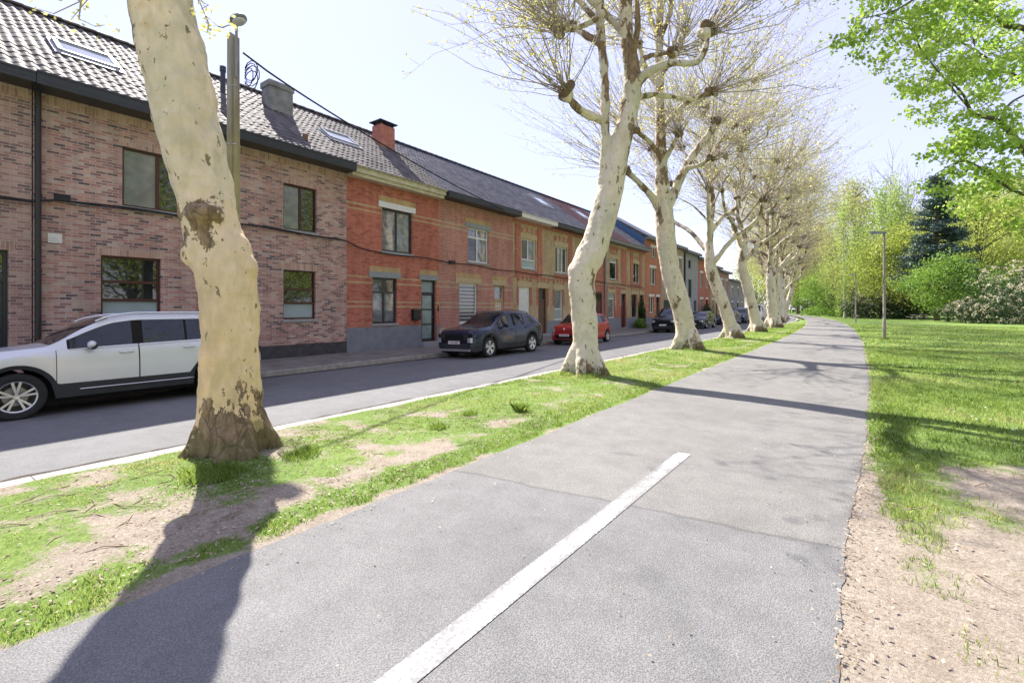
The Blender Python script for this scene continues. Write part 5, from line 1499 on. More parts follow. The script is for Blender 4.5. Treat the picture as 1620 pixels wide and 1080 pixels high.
for i, (px, D, s) in enumerate([(1278, 122, .6), (1345, 96, .62), (1385, 90, .6), (1440, 88, .7), (1515, 78, .7), (1548, 84, .8), (1590, 76, .8), (1640, 66, .8)]):
    o = copy_tree(bpy.data.objects[('park_tree.005', 'park_tree.004')[i % 2]]) if 'park_tree.005' in bpy.data.objects else None
    x, y = at(px, D); o.location = (x, y, 0); o.scale = (s, s, s); o.rotation_euler = (0, 0, i * 2.1)
    o['label'] = 'young green understorey tree ' + ['at the far path bend', 'behind the second park lamp', 'behind the nearest park lamp', 'behind the picnic table', 'left of the low blossoming shrub', 'behind the low blossoming shrub', 'behind the tall blossoming shrub', 'just outside the right edge'][i]
    o['group'] = GU
# shrubs
GS = 'blossoming shrubs round the lawn'
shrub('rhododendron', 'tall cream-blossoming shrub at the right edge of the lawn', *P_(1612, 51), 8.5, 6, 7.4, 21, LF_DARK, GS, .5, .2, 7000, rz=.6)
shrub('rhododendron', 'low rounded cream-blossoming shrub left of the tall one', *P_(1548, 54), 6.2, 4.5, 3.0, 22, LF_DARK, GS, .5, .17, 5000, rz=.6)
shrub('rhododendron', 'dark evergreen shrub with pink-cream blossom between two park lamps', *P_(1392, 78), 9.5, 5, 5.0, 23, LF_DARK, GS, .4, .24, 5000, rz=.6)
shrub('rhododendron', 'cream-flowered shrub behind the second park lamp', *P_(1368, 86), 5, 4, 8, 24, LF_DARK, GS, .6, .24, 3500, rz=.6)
shrub('evergreen_shrub', 'spreading dark laurel left of the picnic table', *P_(1428, 76), 7, 4, 2.2, 25, LF_DARK, None, .05, .24, 3000, rz=.6)
shrub('green_shrub', 'light green low shrub beside the farthest park lamp', *P_(1340, 96), 7, 4, 2.4, 26, LF_GREEN, None, 0, .24, 3000, rz=.6)
shrub('green_shrub', 'green low bush along the path bend under the deep green tree', *P_(1308, 106), 9, 4, 2.6, 27, LF_GREEN, None, 0, .26, 3000, rz=.6)
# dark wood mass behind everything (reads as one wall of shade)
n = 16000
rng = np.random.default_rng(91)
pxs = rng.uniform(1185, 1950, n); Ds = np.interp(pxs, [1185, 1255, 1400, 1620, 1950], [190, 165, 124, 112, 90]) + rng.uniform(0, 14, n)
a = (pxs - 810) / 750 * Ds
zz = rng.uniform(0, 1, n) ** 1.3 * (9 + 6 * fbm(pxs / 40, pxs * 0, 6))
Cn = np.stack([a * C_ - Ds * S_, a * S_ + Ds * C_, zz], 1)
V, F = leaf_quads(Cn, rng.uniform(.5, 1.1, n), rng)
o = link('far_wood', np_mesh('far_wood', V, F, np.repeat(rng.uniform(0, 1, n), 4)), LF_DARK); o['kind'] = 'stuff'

# --- big maple whose branches hang into the top right corner
mx, my = at(1770, 10.8)
T = thing('maple_tree', 'bright green maple whose leafy branches hang into the top right corner', 'tree', (mx, my, 0))
def Q(px, py, D): x, y = at(px, D); return (x, y, 1.68 + (488 - py) / 750 * D)
rr = random.Random(9); rng = np.random.default_rng(19)
br = [[(mx, my, -.2, .45), (mx, my, .6, .34), (mx + .1, my, 3, .3), (mx, my + .1, 6, .26), (mx, my, 9, .2), (mx, my, 12.5, .08)],
      [(mx, my, 3.6, .14), (*Q(1660, 285, 10.6), .085), (*Q(1620, 237, 10.4), .07), (*Q(1582, 193, 10.3), .05), (*Q(1540, 180, 10.2), .038), (*Q(1524, 150, 10.1), .022), (*Q(1505, 130, 10), .012)],
      [(*Q(1582, 193, 10.3), .035), (*Q(1597, 165, 10.6), .026), (*Q(1625, 148, 10.8), .018)],
      [(mx, my, 5.5, .12), (*Q(1640, 60, 11.4), .07), (*Q(1590, 40, 11.4), .05), (*Q(1555, 8, 11.3), .03), (*Q(1500, -20, 11.2), .016)],
      [(*Q(1540, 180, 10.2), .02), (*Q(1490, 120, 9.9), .016), (*Q(1455, 75, 9.7), .013), (*Q(1440, 40, 9.6), .01), (*Q(1380, 25, 9.5), .006)],
      [(mx, my, 7, .1), (*Q(1620, -40, 10), .06), (*Q(1500, -30, 9.4), .035), (*Q(1420, 15, 9.2), .015), (*Q(1362, 30, 9.1), .007)],
      [(mx, my, 3.0, .1), (*Q(1680, 330, 9.5), .05), (*Q(1600, 300, 9.3), .025), (*Q(1530, 255, 9.3), .012), (*Q(1480, 275, 9.4), .006)],
      [(mx, my, 4.6, .1), (*Q(1680, 170, 12.5), .06), (*Q(1590, 110, 12.6), .035), (*Q(1510, 60, 12.5), .016)],
      [(mx, my, 6.5, .1), (mx + 1.5, my + 1, 8, .07), (mx + 3.2, my + 1.5, 9, .03)], [(mx, my, 7, .1), (mx + .6, my - 1.5, 8.5, .07), (mx + 1, my - 3, 9.6, .03)],
      [(mx, my, 5, .1), (mx + 1.6, my - .6, 6, .07), (mx + 3.4, my - 1.3, 6.6, .03)]]
m = MB()
for b in br:
    s = spline(b, 4); m.tube([p[:3] for p in s], [p[3] for p in s], 8)
cl = [(1365, 32, 9.3, 12), (1385, 12, 9.4, 16), (1352, 38, 9.1, 5), (1400, -10, 9.5, 30), (1420, 30, 9.5, 26), (1440, 10, 9.7, 30), (1445, 55, 9.7, 26), (1425, 75, 9.6, 9), (1455, 95, 9.8, 26), (1470, 30, 10.5, 30), (1480, 75, 10, 34), (1490, 115, 10, 32), (1465, 140, 9.9, 16), (1500, 50, 12, 30), (1510, 100, 10.2, 34), (1520, 20, 11.4, 30), (1530, 140, 10.2, 32), (1545, 75, 12, 34), (1555, 30, 11.4, 34), (1560, 120, 11, 34), (1505, 160, 10.1, 24), (1540, 175, 10.3, 22), (1580, 150, 11, 30), (1590, 90, 12, 36), (1600, 30, 11.6, 36), (1610, 120, 12, 32), (1625, 70, 11.8, 34), (1560, 215, 10.2, 14), (1600, 210, 10.8, 18), (1480, -20, 10, 34), (1540, -30, 11, 36), (1600, -40, 11, 36),
      (1478, 282, 9.4, 9), (1495, 262, 9.4, 16), (1520, 250, 9.3, 26), (1545, 240, 9.3, 24), (1560, 262, 9.4, 22), (1590, 255, 9.5, 20), (1525, 210, 10, 14), (1605, 285, 9.4, 28), (1585, 310, 9.4, 18), (1620, 330, 9.4, 26), (1640, 270, 9.6, 24), (1610, 360, 9.6, 12), (1515, 222, 9.4, 10)]
Cs = []; RN = []
for (px, py, D, s) in cl:
    n = int(s * 13)
    c = np.array(Q(px, py, D)); sig = s * .95 / 750 * D + .1
    n_sub = max(2, s // 4)
    subc = c + rng.normal(size=(n_sub, 3)) * sig * np.array([1, 1, .8])
    for q in subc: m.tube([tuple(c + (q - c) * .1), tuple((c + q) / 2 + np.array([0, 0, .03])), tuple(q)], [.008, .006, .003], 4, cap=False)
    i = rng.integers(0, n_sub, n)
    Cs.append(subc[i] + rng.normal(size=(n, 3)) * np.array([.12, .12, .07])); RN.append(np.clip(rng.normal(.5 + rng.uniform(-.2, .2), .2, n), 0, 1))
for k in range(60):                                                     # the rest of the crown, outside the picture
    c = np.array([mx + rng.normal(1.6, 1.3), my + rng.normal(-.6, 1.6), rng.uniform(5.5, 13)])
    Cs.append(c + rng.normal(size=(110, 3)) * .38); RN.append(rng.uniform(0, 1, 110))
m.build('trunk', BARKD, T, True)
Cs = np.concatenate(Cs); V, F = leaf_quads(Cs, rng.uniform(.6, 1.3, len(Cs)) * .085, rng, asp=.9)
link('crown', np_mesh('crown', V - np.array(OFF[T]), F, np.repeat(np.concatenate(RN), 4)), LF_MAPLE, T)
# ------------------------------------------------------------------ cars
def paint(name, c, metal=.3, rough=.25):
    t = NT(name)
    col = t.mix(t.math('MULTIPLY', t.noise(900, 1), .12), c, tuple(min(1, x * 1.6 + .02) for x in c))
    dust = t.ramp(t.math('ADD', t.math('MULTIPLY', t.xyz()[2], -1.2), t.math('MULTIPLY', t.noise(5, 4), .7)), [(.0, 0.0), (.35, .06)])
    col = t.mix(dust, col, (.2, .18, .16))
    return t.set(col, rough, metal, ior=1.5, coat=.35, spec=.35)
P_SILVER = paint('silver_white_paint', (.62, .64, .66), .25, .3)
P_NAVY = paint('dark_blue_grey_paint', (.008, .016, .045), .05, .2)
P_RED = paint('red_paint', (.42, .022, .018), .1, .28)
P_BLACK = paint('black_paint', (.012, .014, .02), .3, .25)
P_GREY = paint('dark_grey_paint', (.045, .05, .06), .4, .28)
P_BLUE = paint('blue_paint', (.02, .05, .13), .3, .28)
P_WHITE = paint('white_van_paint', (.72, .72, .72), .0, .35)
CLAD = plain('black_plastic_trim', (.03, .032, .036), .55, var=.1)
GAP = plain('panel_gap', (.004, .004, .004), .9, var=0)
CGLASS = glass('tinted_car_glass', (.012, .016, .022), (.02, .026, .034), ior=1.55, rough=.01)
CHROME = plain('bright_trim', (.75, .76, .78), .15, metal=1, var=.03)
TYRE = plain('tyre_rubber', (.018, .018, .019), .8, var=.15, bump=.2)
RIM = plain('silver_alloy', (.62, .63, .65), .28, metal=.85, var=.04)
RIMD = plain('dark_alloy', (.03, .03, .034), .4, metal=.5)
HLAMP = plain('headlamp_lens', (.5, .54, .58), .06, var=.25, scale=20, ior=1.6, metal=.4)
TLAMP = plain('tail_lamp_lens', (.3, .012, .012), .1, ior=1.6)
PLATE = plain('number_plate_white', (.75, .74, .72), .4, var=.03)
PLTXT = plain('number_plate_red_lettering', (.32, .03, .04), .5)

def interp(pts, s):
    xs = [p[0] for p in pts]; zs = [p[1] for p in pts]
    if s <= xs[0]: return zs[0]
    if s >= xs[-1]: return zs[-1]
    i = max(k for k in range(len(xs)) if xs[k] <= s)
    i = min(i, len(xs) - 2)
    h = xs[i + 1] - xs[i]; t_ = (s - xs[i]) / h
    def sl(k):
        if k <= 0: return (zs[1] - zs[0]) / (xs[1] - xs[0])
        if k >= len(xs) - 1: return (zs[-1] - zs[-2]) / (xs[-1] - xs[-2])
        a = (zs[k] - zs[k - 1]) / (xs[k] - xs[k - 1]); b = (zs[k + 1] - zs[k]) / (xs[k + 1] - xs[k])
        return 0 if a * b <= 0 else 2 * a * b / (a + b)
    m0, m1 = sl(i) * h, sl(i + 1) * h
    return (2 * t_ ** 3 - 3 * t_ ** 2 + 1) * zs[i] + (t_ ** 3 - 2 * t_ ** 2 + t_) * m0 + (-2 * t_ ** 3 + 3 * t_ ** 2) * zs[i + 1] + (t_ ** 3 - t_ ** 2) * m1

def text_part(name, body_, size, loc, rot, mat, parent, depth=.003):
    cu = bpy.data.curves.new(name, 'FONT'); cu.body = body_; cu.size = size; cu.extrude = depth; cu.align_x = 'CENTER'; cu.align_y = 'CENTER'
    o = bpy.data.objects.new(name, cu); COL.objects.link(o); o.parent = parent; o.location = loc; o.rotation_euler = rot
    dg = bpy.context.evaluated_depsgraph_get(); me = bpy.data.meshes.new_from_object(o.evaluated_get(dg))
    n = bpy.data.objects.new(name, me); COL.objects.link(n); n.parent = parent; n.location = loc; n.rotation_euler = rot
    bpy.data.objects.remove(o); me.materials.clear(); me.materials.append(mat); return n

def wheel(parent, x, y, r, w, side, style, emblem=None):
    W = empty_part('wheel', parent, (x, y, r))
    t_ = MB(); h = w / 2
    t_.lathe([(r * .66, -h * .8), (r * .8, -h), (r * .94, -h * .92), (r, -h * .6), (r, h * .6), (r * .94, h * .92), (r * .8, h), (r * .66, h * .8)], 40, 'x')
    t_.build('tyre', TYRE, W, True, 40)
    rm = MB(); o = h * .72 * side
    R = r * .69
    rm.lathe([(R, -h * .8 * side), (R, o), (R * .97, o + .012 * side), (R * .9, o + .004 * side), (R * .88, -h * .5 * side)], 40, 'x', m=0)
    n, w0, w1, twist = style
    for k in range(n):
        a = 2 * math.pi * k / n + .31
        for q, (tw, ww) in enumerate(((twist, w0),) if not twist else ((twist, w0), (-twist, w0))):
            vs = []
            for (rr_, aa, hw, dx) in ((R * .12, a, w0, .0), (R * .93, a + tw, w1, .01)):
                c, s = math.cos(aa), math.sin(aa)
                for sg in (-1, 1):
                    for dd in (0, -.02): vs.append((o + (dx + dd) * side, rr_ * c - sg * hw * s, rr_ * s + sg * hw * c))
            rm.add(vs, [(0, 1, 3, 2), (4, 6, 7, 5), (0, 4, 5, 1), (2, 3, 7, 6), (0, 2, 6, 4), (1, 5, 7, 3)], 0)
    rm.lathe([(.001, o + .016 * side), (R * .15, o + .016 * side), (R * .19, o - .01 * side)], 20, 'x', m=0)
    rm.lathe([(.001, -h * .2 * side), (R * .6, -h * .2 * side), (R * .6, -h * .4 * side)], 28, 'x', m=2)
    rm.lathe([(.001, -h * .5 * side), (R * .98, -h * .5 * side)], 28, 'x', m=1)
    rm.build('rim', [RIM, RIMD, plain('brake_disc', (.3, .3, .3), .4, metal=.8)], W, True, 30)
    if emblem == 'star':
        e = MB(); xx = o + .02 * side
        e.lathe([(.034, xx), (.034, xx + .006 * side), (.029, xx + .006 * side), (.029, xx)], 24, 'x')
        for k in range(3):
            a = math.pi / 2 + k * 2 * math.pi / 3; c, s = math.cos(a), math.sin(a)
            e.add([(xx + .006 * side, .03 * c, .03 * s), (xx + .003 * side, -.006 * s, .006 * c), (xx + .003 * side, .006 * s, -.006 * c)], [(0, 1, 2)])
        e.build('hub_emblem', CHROME, W)
    return W

def car(name, label, loc, spec):
    """front faces -y; s runs from the nose to the tail"""
    L, Wd, H_ = spec['L'], spec['W'], spec['H']
    T = thing(name, label, spec.get('cat', 'car'), loc, 'cars parked along the houses', local=True)
    T.rotation_euler = (0, -.026, spec.get('rz', 0))
    hw = Wd / 2
    ax = spec['axles']; r = spec['r']; ra = r + spec.get('archgap', .055)
    top, belt = spec['top'], spec['belt']
    sill, clad = spec.get('sill', .27), spec.get('clad', .0)
    wp = spec.get('plan', [(0, .8), (.06, .875), (.16, .935), (.4, .985), (.8, 1), (L - .9, 1), (L - .4, .98), (L - .12, .92), (L, .84)])
    doors = spec['doors']; glz = spec['glass']             # side glass spans
    st = set(np.round(np.arange(0, L + .001, .07), 3)) | {L, .02, .045, .09, .13, L - .02, L - .05, L - .1}
    for a in ax:
        for g in np.linspace(0, math.pi, 19): st.add(round(a - ra * math.cos(g), 4))
        for g in (-1, 1): st.add(round(a + g * (ra + .07), 4))
    for d in doors:
        for e in (-.005, .005): st |= {round(d[0] + e, 4), round(d[1] + e, 4)}
    for g in glz: st |= {round(g[0], 4), round(g[1], 4)}
    st |= {round(spec['ws'][0], 4), round(spec['ws'][1], 4), round(spec['rw'][0], 4), round(spec['rw'][1], 4)}
    lst = sorted(st); S = [lst[0]]
    keep = {round(v, 4) for d in doors for e in (-.005, .005) for v in (d[0] + e, d[1] + e)} | {round(v, 4) for g in glz for v in g}
    for s in lst[1:]:
        if s - S[-1] > .012 or s in keep: S.append(s)
    roofmax = H_
    def zb(s, rad, base):
        z = base
        for a in ax:
            d = abs(s - a)
            if d < rad: z = max(z, r + math.sqrt(rad * rad - d * d))
        return z
    low = [(0, sill + .0), (.12, sill - .04), (.6, sill), (L - .5, sill), (L, sill + .08)]
    NR = 13
    rows = []
    for s in S:
        w = hw * interp(wp, s); tp = interp(top, s); bl = min(interp(belt, s), tp - .03)
        b0 = zb(s, ra, interp(low, s)); b1 = max(b0 + .015, zb(s, ra + .065, interp(low, s) + clad)) if clad else b0 + .04
        b1 = min(b1, bl - .08)
        g = max(0, min(1, (tp - bl - .05) / .35)); g = g * g * (3 - 2 * g)
        wr = (w - .13) * (1 - g) + (hw * spec.get('tumble', .74)) * interp(wp, s) ** .5 * g
        q = [(w - .035, b0), (w - .004 if clad else w - .012, b1)]
        for f, dw in ((.3, 0), (.6, .004), (.86, .016 + .01 * g)): q.append((w - dw, b1 + f * (bl - b1)))
        q.append((w - .05 - .0 * g, bl))
        e0 = (w - .05, bl)
        up = [(.04, .02), (.12, .05), (.86, .88), (.97, .975)]
        zt = tp - .055 * g - .012
        for i, (fx_, fz) in enumerate(((.07, .06), (.84, .9))):
            q.append((e0[0] + (wr - e0[0]) * fx_, bl + (zt - bl) * fz))
        q.append((wr, zt)); q.append((wr - .05, tp - .018 * g - .006)); q.append((wr * .72, tp - .006)); q.append((wr * .36, tp + .008)); q.append((0, tp + .012))
        rows.append(q)
    N = len(rows[0])
    def pt(i, j, sd): return (rows[i][j][0] * sd, S[i] - L / 2, rows[i][j][1])
    def inspan(i, sp): return S[i] >= sp[0] - 1e-6 and S[i + 1] <= sp[1] + 1e-6
    groups = {}
    def cls(i, j):
        sm = (S[i] + S[i + 1]) / 2
        gz = interp(top, sm) - interp(belt, sm)
        for d in doors:
            if abs(sm - d[0]) < .005 or abs(sm - d[1]) < .005:
                if 1 <= j <= 5: return 'gap'
        if j == 0: return 'clad' if clad else 'body'
        if spec.get('cladband') and 1 <= j < 2 and abs(sm - L / 2) < L / 2 - .5 and zb(sm, ra + .1, 0) == 0: return 'cladband'
        if j == 6 and gz > .12:
            for k, g in enumerate(glz):
                if inspan(i, g): return 'win%d' % k
            if spec['glass'][0][0] - .06 < sm < spec['glass'][-1][1] + .03: return 'pillar'
        if j in (8, 9, 10, 11) or (j == 7 and False):
            if spec['ws'][0] <= sm <= spec['ws'][1] and j >= 9: return 'windscreen'
            if spec['rw'][0] <= sm <= spec['rw'][1] and j >= 9: return 'rear_window'
        for nm, sp, jr in spec.get('patches', ()):
            if sp[0] <= sm <= sp[1] and jr[0] <= j <= jr[1]: return nm
        for k, d in enumerate(doors):
            if d[0] < sm < d[1] and 1 <= j <= 4: return 'door%d' % k
        return 'body'
    M = {}
    for i in range(len(S) - 1):
        for j in range(N - 1):
            M.setdefault(cls(i, j), []).append((i, j))
    pm = spec['paint']
    def emit(cells, sd, m, mi=0, off=0.0):
        idx = {}
        for (i, j) in cells:
            f = []
            for (a, b) in ((i, j), (i + 1, j), (i + 1, j + 1), (i, j + 1)):
                if (a, b) not in idx:
                    x, y, z = pt(a, b, sd)
                    if off:
                        ln = math.hypot(x, z - H_ * .45) or 1
                        x += off * x / ln; z += off * (z - H_ * .45) / ln
                    idx[(a, b)] = len(m.v); m.v.append((x, y, z))
                f.append(idx[(a, b)])
            if len({m.v[k] for k in f}) < 3: continue
            m.f.append(tuple(f if sd > 0 else f[::-1])); m.m.append(mi)
    bd = MB()
    for key, cells in M.items():
        for sd in (1, -1):
            if key == 'body': emit(cells, sd, bd, 0)
            elif key in ('clad', 'cladband'): emit(cells, sd, bd, 1)
            elif key in ('gap',): emit(cells, sd, bd, 2)
            elif key == 'pillar': emit(cells, sd, bd, 2)
    # noses: close front and tail
    for i in (0, len(S) - 1):
        ring = [pt(i, j, 1) for j in range(N)] + [pt(i, j, -1) for j in range(N - 2, -1, -1)]
        n0 = len(bd.v); bd.v += ring
        zmid = rows[i][0][1]
        for j in range(N - 1):
            a, b, c, d = n0 + j, n0 + j + 1, n0 + len(ring) - 2 - j, n0 + len(ring) - 1 - j
            f = (a, b, c, d) if c != b else (a, b, d)
            bd.f.append(f if i else f[::-1]); bd.m.append(1 if j == 0 else 0)
    # dark underbody
    bd.box(-hw + .2, hw - .2, -L / 2 + .12, L / 2 - .12, .19, min(.62, rows[len(S) // 2][3][1]), 2)
    bod = bd.build('body', [pm, CLAD, GAP], T, True, 38)
    for key, cells in M.items():
        for sd in (1, -1):
            m = MB()
            if key.startswith('door'):
                emit(cells, sd, m, 0, .002); d = m.build('door', [pm], T, True, 40)
                k = int(key[4:]); ds = doors[k][1] - .2; i = min(range(len(S)), key=lambda q: abs(S[q] - ds))
                x, y, z = pt(i, 4, sd)
                hm = MB().tube([(x, y - .1, z - .02), (x + .035 * sd, y - .07, z - .02), (x + .035 * sd, y + .07, z - .02), (x, y + .1, z - .02)], .013, 8)
                hm.build('door_handle', CHROME if spec.get('chrome') else pm, d, True)
            elif key.startswith('win') and key != 'windscreen':
                emit(cells, sd, m, 0, .001); m.build('side_window', CGLASS, T, True)
            elif key in ('headlight', 'tail_light'):
                emit(cells, sd, m, 0, .002); m.build(key, HLAMP if key == 'headlight' else TLAMP, T, True, 40)
        if key in ('windscreen', 'rear_window'):
            m = MB(); emit(cells, 1, m, 0, .001); emit(cells, -1, m, 0, .001); m.build(key, CGLASS, T, True)
    # trim
    gl0, gl1 = glz[0][0], glz[-1][1]
    if spec.get('chrome'):
        for sd in (1, -1):
            ii = [i for i in range(len(S)) if gl0 - .02 <= S[i] <= gl1 + .02]
            m = MB().tube([(pt(i, 5, sd)[0] + .004 * sd, pt(i, 5, sd)[1], pt(i, 5, sd)[2] + .006) for i in ii], .009, 5)
            m.tube([(pt(i, 7, sd)[0] + .004 * sd, pt(i, 7, sd)[1], pt(i, 7, sd)[2]) for i in ii], .008, 5)
            m.build('window_trim', CHROME, T, True)
    if spec.get('sillstrip'):
        for sd in (1, -1):
            a, b = spec['sillstrip']; ii = [i for i in range(len(S)) if a <= S[i] <= b]
            MB().tube([(hw * sd * 1.002, pt(i, 0, sd)[1], sill + clad * .52) for i in ii], .011, 6).build('sill_strip', CHROME, T, True)
    if spec.get('rails'):
        for sd in (1, -1):
            a, b = spec['rails']; ii = [i for i in range(len(S)) if a <= S[i] <= b]
            pts = [(pt(i, 8, sd)[0] * .97, pt(i, 8, sd)[1], pt(i, 9, sd)[2] + .035) for i in ii]
            p0 = (pts[0][0], pts[0][1] - .1, pts[0][2] - .05); p1 = (pts[-1][0], pts[-1][1] + .1, pts[-1][2] - .06)
            MB().tube([p0] + pts + [p1], .016, 6).build('roof_rail', CHROME if spec.get('chrome') else CLAD, T, True)
    ms = glz[0][0] + spec.get('mirror', .22)
    i = min(range(len(S)), key=lambda q: abs(S[q] - ms))
    for sd in (1, -1):
        x, y, z = pt(i, 5, sd)
        m = MB().ball((x + .13 * sd, y, z + .07), .1, 0, 2, (1.05, .62, .68))
        m.ball((x + .125 * sd, y + .02, z + .045), .1, 1, 2, (1.0, .6, .62))
        m.tube([(x - .02 * sd, y, z + .02), (x + .07 * sd, y, z + .05)], .025, 6, 1)
        m.build('wing_mirror', [spec.get('mirrorpaint', pm), CLAD], T, True)
    for a in ax:
        for sd in (1, -1):
            wheel(T, (hw - .115) * sd, a - L / 2, r, .215, sd, spec['wheel'], spec.get('emblem'))
    # front end
    def yf(x):
        ss = 0.0
        while ss < .6 and hw * interp(wp, ss) < abs(x): ss += .01
        return ss - L / 2
    def front(nm, mat, x0, x1, z0, z1, off=.012, n=10, slant=0.0, thick=.02):
        m = MB(); vs = []
        for k in range(n + 1):
            x = x0 + (x1 - x0) * k / n
            for z in (z0, z1):
                y = yf(x) - off + slant * (z - z0)
                vs.append((x, y, z)); 
        m.add(vs, [(2 * k, 2 * k + 2, 2 * k + 3, 2 * k + 1) for k in range(n)])
        b = len(vs); vb = [(v[0], v[1] + thick + off, v[2]) for v in vs]
        m2 = [(2 * k + 1, 2 * k + 3, b + 2 * k + 3, b + 2 * k + 1) for k in range(n)] + [(2 * k, b + 2 * k, b + 2 * k + 2, 2 * k + 2) for k in range(n)] + [(0, 1, b + 1, b), (2 * n, b + 2 * n, b + 2 * n + 1, 2 * n + 1)]
        m.v += vb; m.f += m2; m.m += [0] * len(m2)
        return m.build(nm, mat, T, True, 40)
    for nm, mat, x0, x1, z0, z1, off in spec.get('front', ()):
        front(nm, mat, x0, x1, z0, z1, off)
        if nm in ('headlight', 'fog_light', 'side_intake', 'light_strip', 'corner_trim') and x0 * x1 > 0: front(nm, mat, -x1, -x0, z0, z1, off)
    zp, txt = spec.get('plate', (None, None))
    if zp:
        y = -L / 2 - .035
        p_ = MB().bbox(-.26, .26, y - .008, y + .03, zp - .055, zp + .055, .004).build('number_plate', PLATE, T)
        if txt: text_part('plate_lettering', txt, .095, (0, y - .011, zp), (math.radians(90), 0, 0), PLTXT, p_)
    if spec.get('diamond'):
        z = spec['diamond']; y = -L / 2 - .03
        m = MB()
        o_, i_ = [(0, .1), (.062, 0), (0, -.1), (-.062, 0)], [(0, .055), (.03, 0), (0, -.055), (-.03, 0)]
        vs = [(a, y, z + b) for a, b in o_] + [(a, y - .012, z + b) for a, b in i_] + [(a, y + .02, z + b) for a, b in i_]
        m.add(vs, [(k, (k + 1) % 4, 4 + (k + 1) % 4, 4 + k) for k in range(4)] + [(4 + k, 4 + (k + 1) % 4, 8 + (k + 1) % 4, 8 + k) for k in range(4)])
        m.build('emblem', CHROME, T)
    # tail plate so the back is not blank
    m = MB().bbox(-.26, .26, L / 2 - .02, L / 2 + .012, .78, .89, .004); m.build('number_plate', PLATE, T)
    return T

CZ = -.062
SUV = dict(L=4.63, W=1.83, H=1.64, axles=(.88, 3.71), r=.358, archgap=.06, sill=.27, clad=.23, paint=P_SILVER, chrome=True, tumble=.79,
           top=[(0, .86), (.05, .93), (.2, 1.0), (.7, 1.07), (1.22, 1.12), (1.3, 1.15), (1.75, 1.44), (2.1, 1.59), (2.5, 1.64), (3.3, 1.64), (4.1, 1.58), (4.3, 1.5), (4.52, 1.05), (4.6, .95), (4.63, .85)],
           belt=[(0, .74), (.3, .9), (1.25, 1.03), (2.4, 1.06), (3.6, 1.1), (4.4, 1.13), (4.63, .8)],
           doors=[(1.33, 2.42), (2.43, 3.44)], glass=[(1.5, 2.34), (2.5, 3.16), (3.2, 3.75), (3.85, 4.2)], ws=(1.27, 2.05), rw=(4.27, 4.52),
           wheel=(5, .013, .017, .2), emblem='star', sillstrip=(1.55, 3.3), rails=(1.95, 4.0), patches=[('headlight', (.06, .5), (3, 4)), ('tail_light', (4.3, 4.6), (3, 4))],
           front=[('grille', GAP, -.5, .5, .62, .86, .014), ('lower_intake', CLAD, -.75, .75, .3, .45, .012)], plate=(.5, None))
car('parked_suv', 'silver white suv with black wheel arches and chrome rails parked behind the nearest tree', (-11.33, .52 + 2.315, CZ), SUV)
SUV2 = dict(L=4.5, W=1.865, H=1.65, axles=(.85, 3.53), r=.362, archgap=.055, sill=.28, clad=.2, paint=P_NAVY, tumble=.73,
            top=[(0, .84), (.05, .93), (.2, 1.0), (.6, 1.06), (1.05, 1.11), (1.2, 1.16), (1.7, 1.47), (2.05, 1.61), (2.4, 1.65), (3.0, 1.63), (3.6, 1.55), (4.0, 1.42), (4.32, 1.12), (4.46, 1.02), (4.5, .9)],
            belt=[(0, .74), (.3, .92), (1.15, 1.03), (2.3, 1.06), (3.3, 1.1), (3.9, 1.16), (4.3, 1.08), (4.5, .82)],
            doors=[(1.3, 2.4), (2.41, 3.3)], glass=[(1.46, 2.32), (2.46, 3.02), (3.07, 3.62)], ws=(1.12, 1.98), rw=(3.95, 4.3),
            wheel=(5, .022, .03, .2), patches=[('tail_light', (4.2, 4.5), (3, 4))], rails=(2.0, 3.5),
            front=[('grille', GAP, -.78, .78, .56, .86, .014), ('headlight', HLAMP, .62, .8, .56, .72, .02), ('light_strip', CHROME, .42, .66, .8, .815, .02), ('light_strip', CHROME, .44, .62, .74, .752, .02), ('light_strip', CHROME, .44, .58, .68, .69, .02),
                   ('lower_intake', CLAD, -.6, .6, .36, .53, .014), ('skid_plate', RIM, -.72, .72, .26, .34, .03), ('corner_trim', P_GREY, .5, .82, .42, .5, .022)], plate=(.56, '1-TLF-448'))
car('parked_suv', 'dark blue grey suv with sloping tail and multi-spoke wheels parked before the pale-jointed house', (-11.33, 12.15 + 2.25, CZ), SUV2)
MINI = dict(L=3.6, W=1.65, H=1.53, axles=(.62, 3.1), r=.3, archgap=.045, sill=.24, clad=0, paint=P_RED, tumble=.76, mirrorpaint=P_RED,
            top=[(0, .7), (.04, .82), (.15, .9), (.5, .97), (.75, 1.02), (.85, 1.07), (1.25, 1.38), (1.55, 1.5), (1.9, 1.53), (2.7, 1.49), (3.1, 1.4), (3.3, 1.24), (3.48, .98), (3.58, .9), (3.6, .75)],
            belt=[(0, .62), (.3, .82), (.8, .94), (2.0, .97), (2.8, 1.02), (3.3, 1.04), (3.6, .72)],
            doors=[(.98, 1.95), (1.96, 2.72)], glass=[(1.1, 1.9), (2.0, 2.6), (2.68, 3.05)], ws=(.8, 1.5), rw=(3.12, 3.46),
            wheel=(5, .03, .045, .0), patches=[('tail_light', (3.3, 3.6), (3, 4))],
            front=[('headlight', HLAMP, .5, .72, .62, .8, .02), ('light_strip', CHROME, .1, .46, .74, .755, .016), ('lower_intake', GAP, -.5, .5, .32, .5, .014), ('fog_light', HLAMP, .54, .62, .48, .56, .018)], plate=(.47, '1-ALC-304'), diamond=.745)
car('parked_car', 'small red hatchback with a chrome diamond badge parked behind the second plane tree', (-11.25, 19.65 + 1.8, CZ), MINI)
